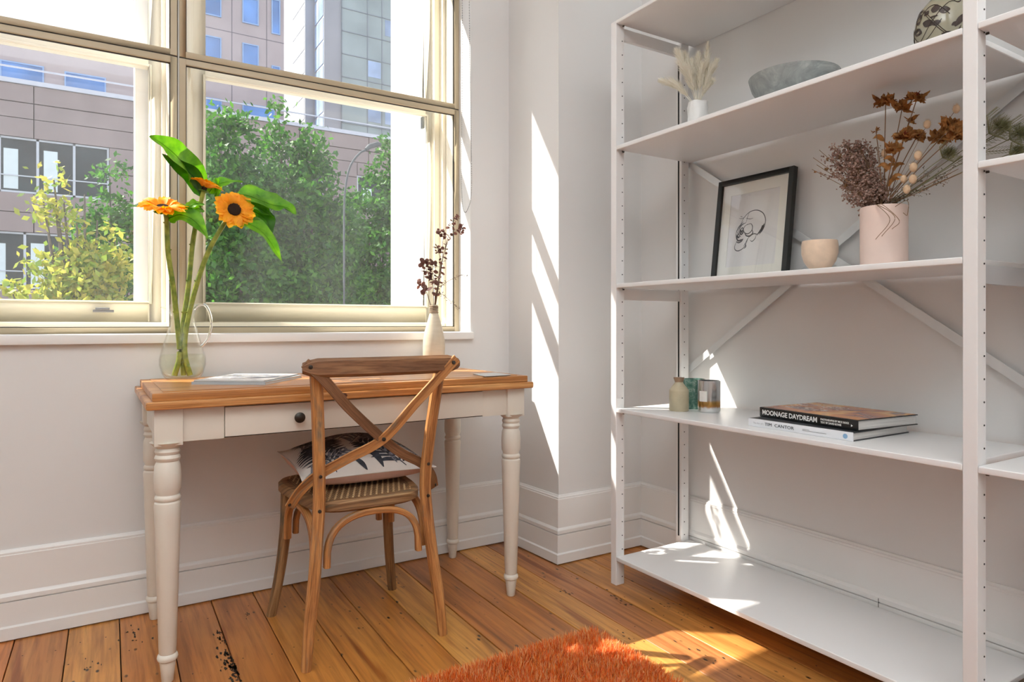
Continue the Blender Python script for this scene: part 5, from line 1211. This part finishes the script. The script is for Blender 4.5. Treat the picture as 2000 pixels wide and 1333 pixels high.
def bl_(px, py, Y, rx, rz, ry=None): return (tuple(P(px, py, Y=Y)), (rx, ry or rx, rz))
tree('dark green maple filling the left half of the right window', (*P(470, 634, Y=12.0).xy, GZ), [bl_(425, 250, 12, .22, .45), bl_(425, 330, 12, .45, .6), bl_(470, 285, 12, .35, .6), bl_(475, 400, 12, .75, .8), bl_(430, 480, 11.8, .6, .7), bl_(470, 560, 11.8, .9, .8), bl_(400, 580, 12, .8, .8)], 15000, .062, LEAFG, 1)
tree('tall green maple in the middle of the right window', (*P(580, 634, Y=12.5).xy, GZ), [bl_(545, 235, 12.5, .16, .42), bl_(548, 310, 12.5, .38, .55), bl_(600, 290, 12.5, .35, .45), bl_(620, 340, 12.5, .42, .5), bl_(570, 400, 12.3, .75, .7), bl_(610, 460, 12.3, .9, .8), bl_(560, 540, 12.2, .9, .8), bl_(630, 570, 12.4, .9, .7)], 17000, .062, LEAFG, 2)
tree('green maple behind the street lamp at the right window edge', (*P(730, 634, Y=13.5).xy, GZ), [bl_(765, 300, 13.5, .25, .35), bl_(750, 360, 13.5, .35, .4), bl_(720, 430, 13.5, .7, .6), bl_(670, 455, 13.2, .5, .5), bl_(740, 510, 13.3, .9, .8), bl_(690, 570, 13.2, .9, .7), bl_(640, 520, 13.0, .5, .6), bl_(790, 420, 13.4, .6, .9)], 15000, .062, LEAFG, 3)
tree('green tree behind the yellow branches in the left window', (*P(220, 634, Y=13.0).xy, GZ), [bl_(215, 350, 13, .22, .35), bl_(220, 410, 13, .40, .45), bl_(235, 480, 13, .55, .6), bl_(200, 540, 13, .7, .5), bl_(250, 570, 13, .6, .6), bl_(15, 565, 13, .16, .22), bl_(175, 470, 13, .3, .4)], 5200, .055, LEAFG, 4)
tree('yellow green young maple with sparse branches in the left window', (*P(170, 634, Y=9.0).xy, GZ), [bl_(105, 352, 9, .05, .09), bl_(85, 395, 9, .13, .06), bl_(110, 425, 9, .13, .07), bl_(165, 380, 9, .05, .16), bl_(125, 395, 9, .12, .06), bl_(150, 435, 9, .14, .07), bl_(165, 470, 9, .16, .08), bl_(110, 512, 9, .34, .055), bl_(180, 500, 9, .22, .06), bl_(170, 540, 9, .36, .06), bl_(130, 560, 9, .22, .05), bl_(150, 580, 9, .38, .06), bl_(25, 575, 9, .20, .06), bl_(225, 470, 9, .12, .12), bl_(225, 520, 9, .18, .12), bl_(190, 430, 9, .06, .09), bl_(235, 560, 9, .10, .07)], 2600, .050, LEAFY, 5)
lp = thing('street_lamp', (*P(672, 634, Y=8.0).xy, GZ), 'curved grey street lamp standing among the trees outside', 'lamp')
LM = plain('lamp_grey', (.10, .11, .115), .8)
MB().tube(cr_spline([(*P(672, 634, Y=8.0).xy, GZ), P(672, 560, Y=8), P(672, 420, Y=8), P(675, 365, Y=8), P(684, 325, Y=8), P(702, 300, Y=8), P(718, 292, Y=8)], 8), .013, 8).build('pole', LM, lp)
MB().bar([P(714, 292, Y=8), P(722, 286, Y=8), P(736, 282, Y=8), P(744, 283, Y=8)], lambda t: .05+.05*math.sin(PI*t), lambda t: .03+.03*math.sin(PI*t), c=.4).build('lamp_head', LM, lp)
print('objects', len(bpy.data.objects), 'panels', npan)
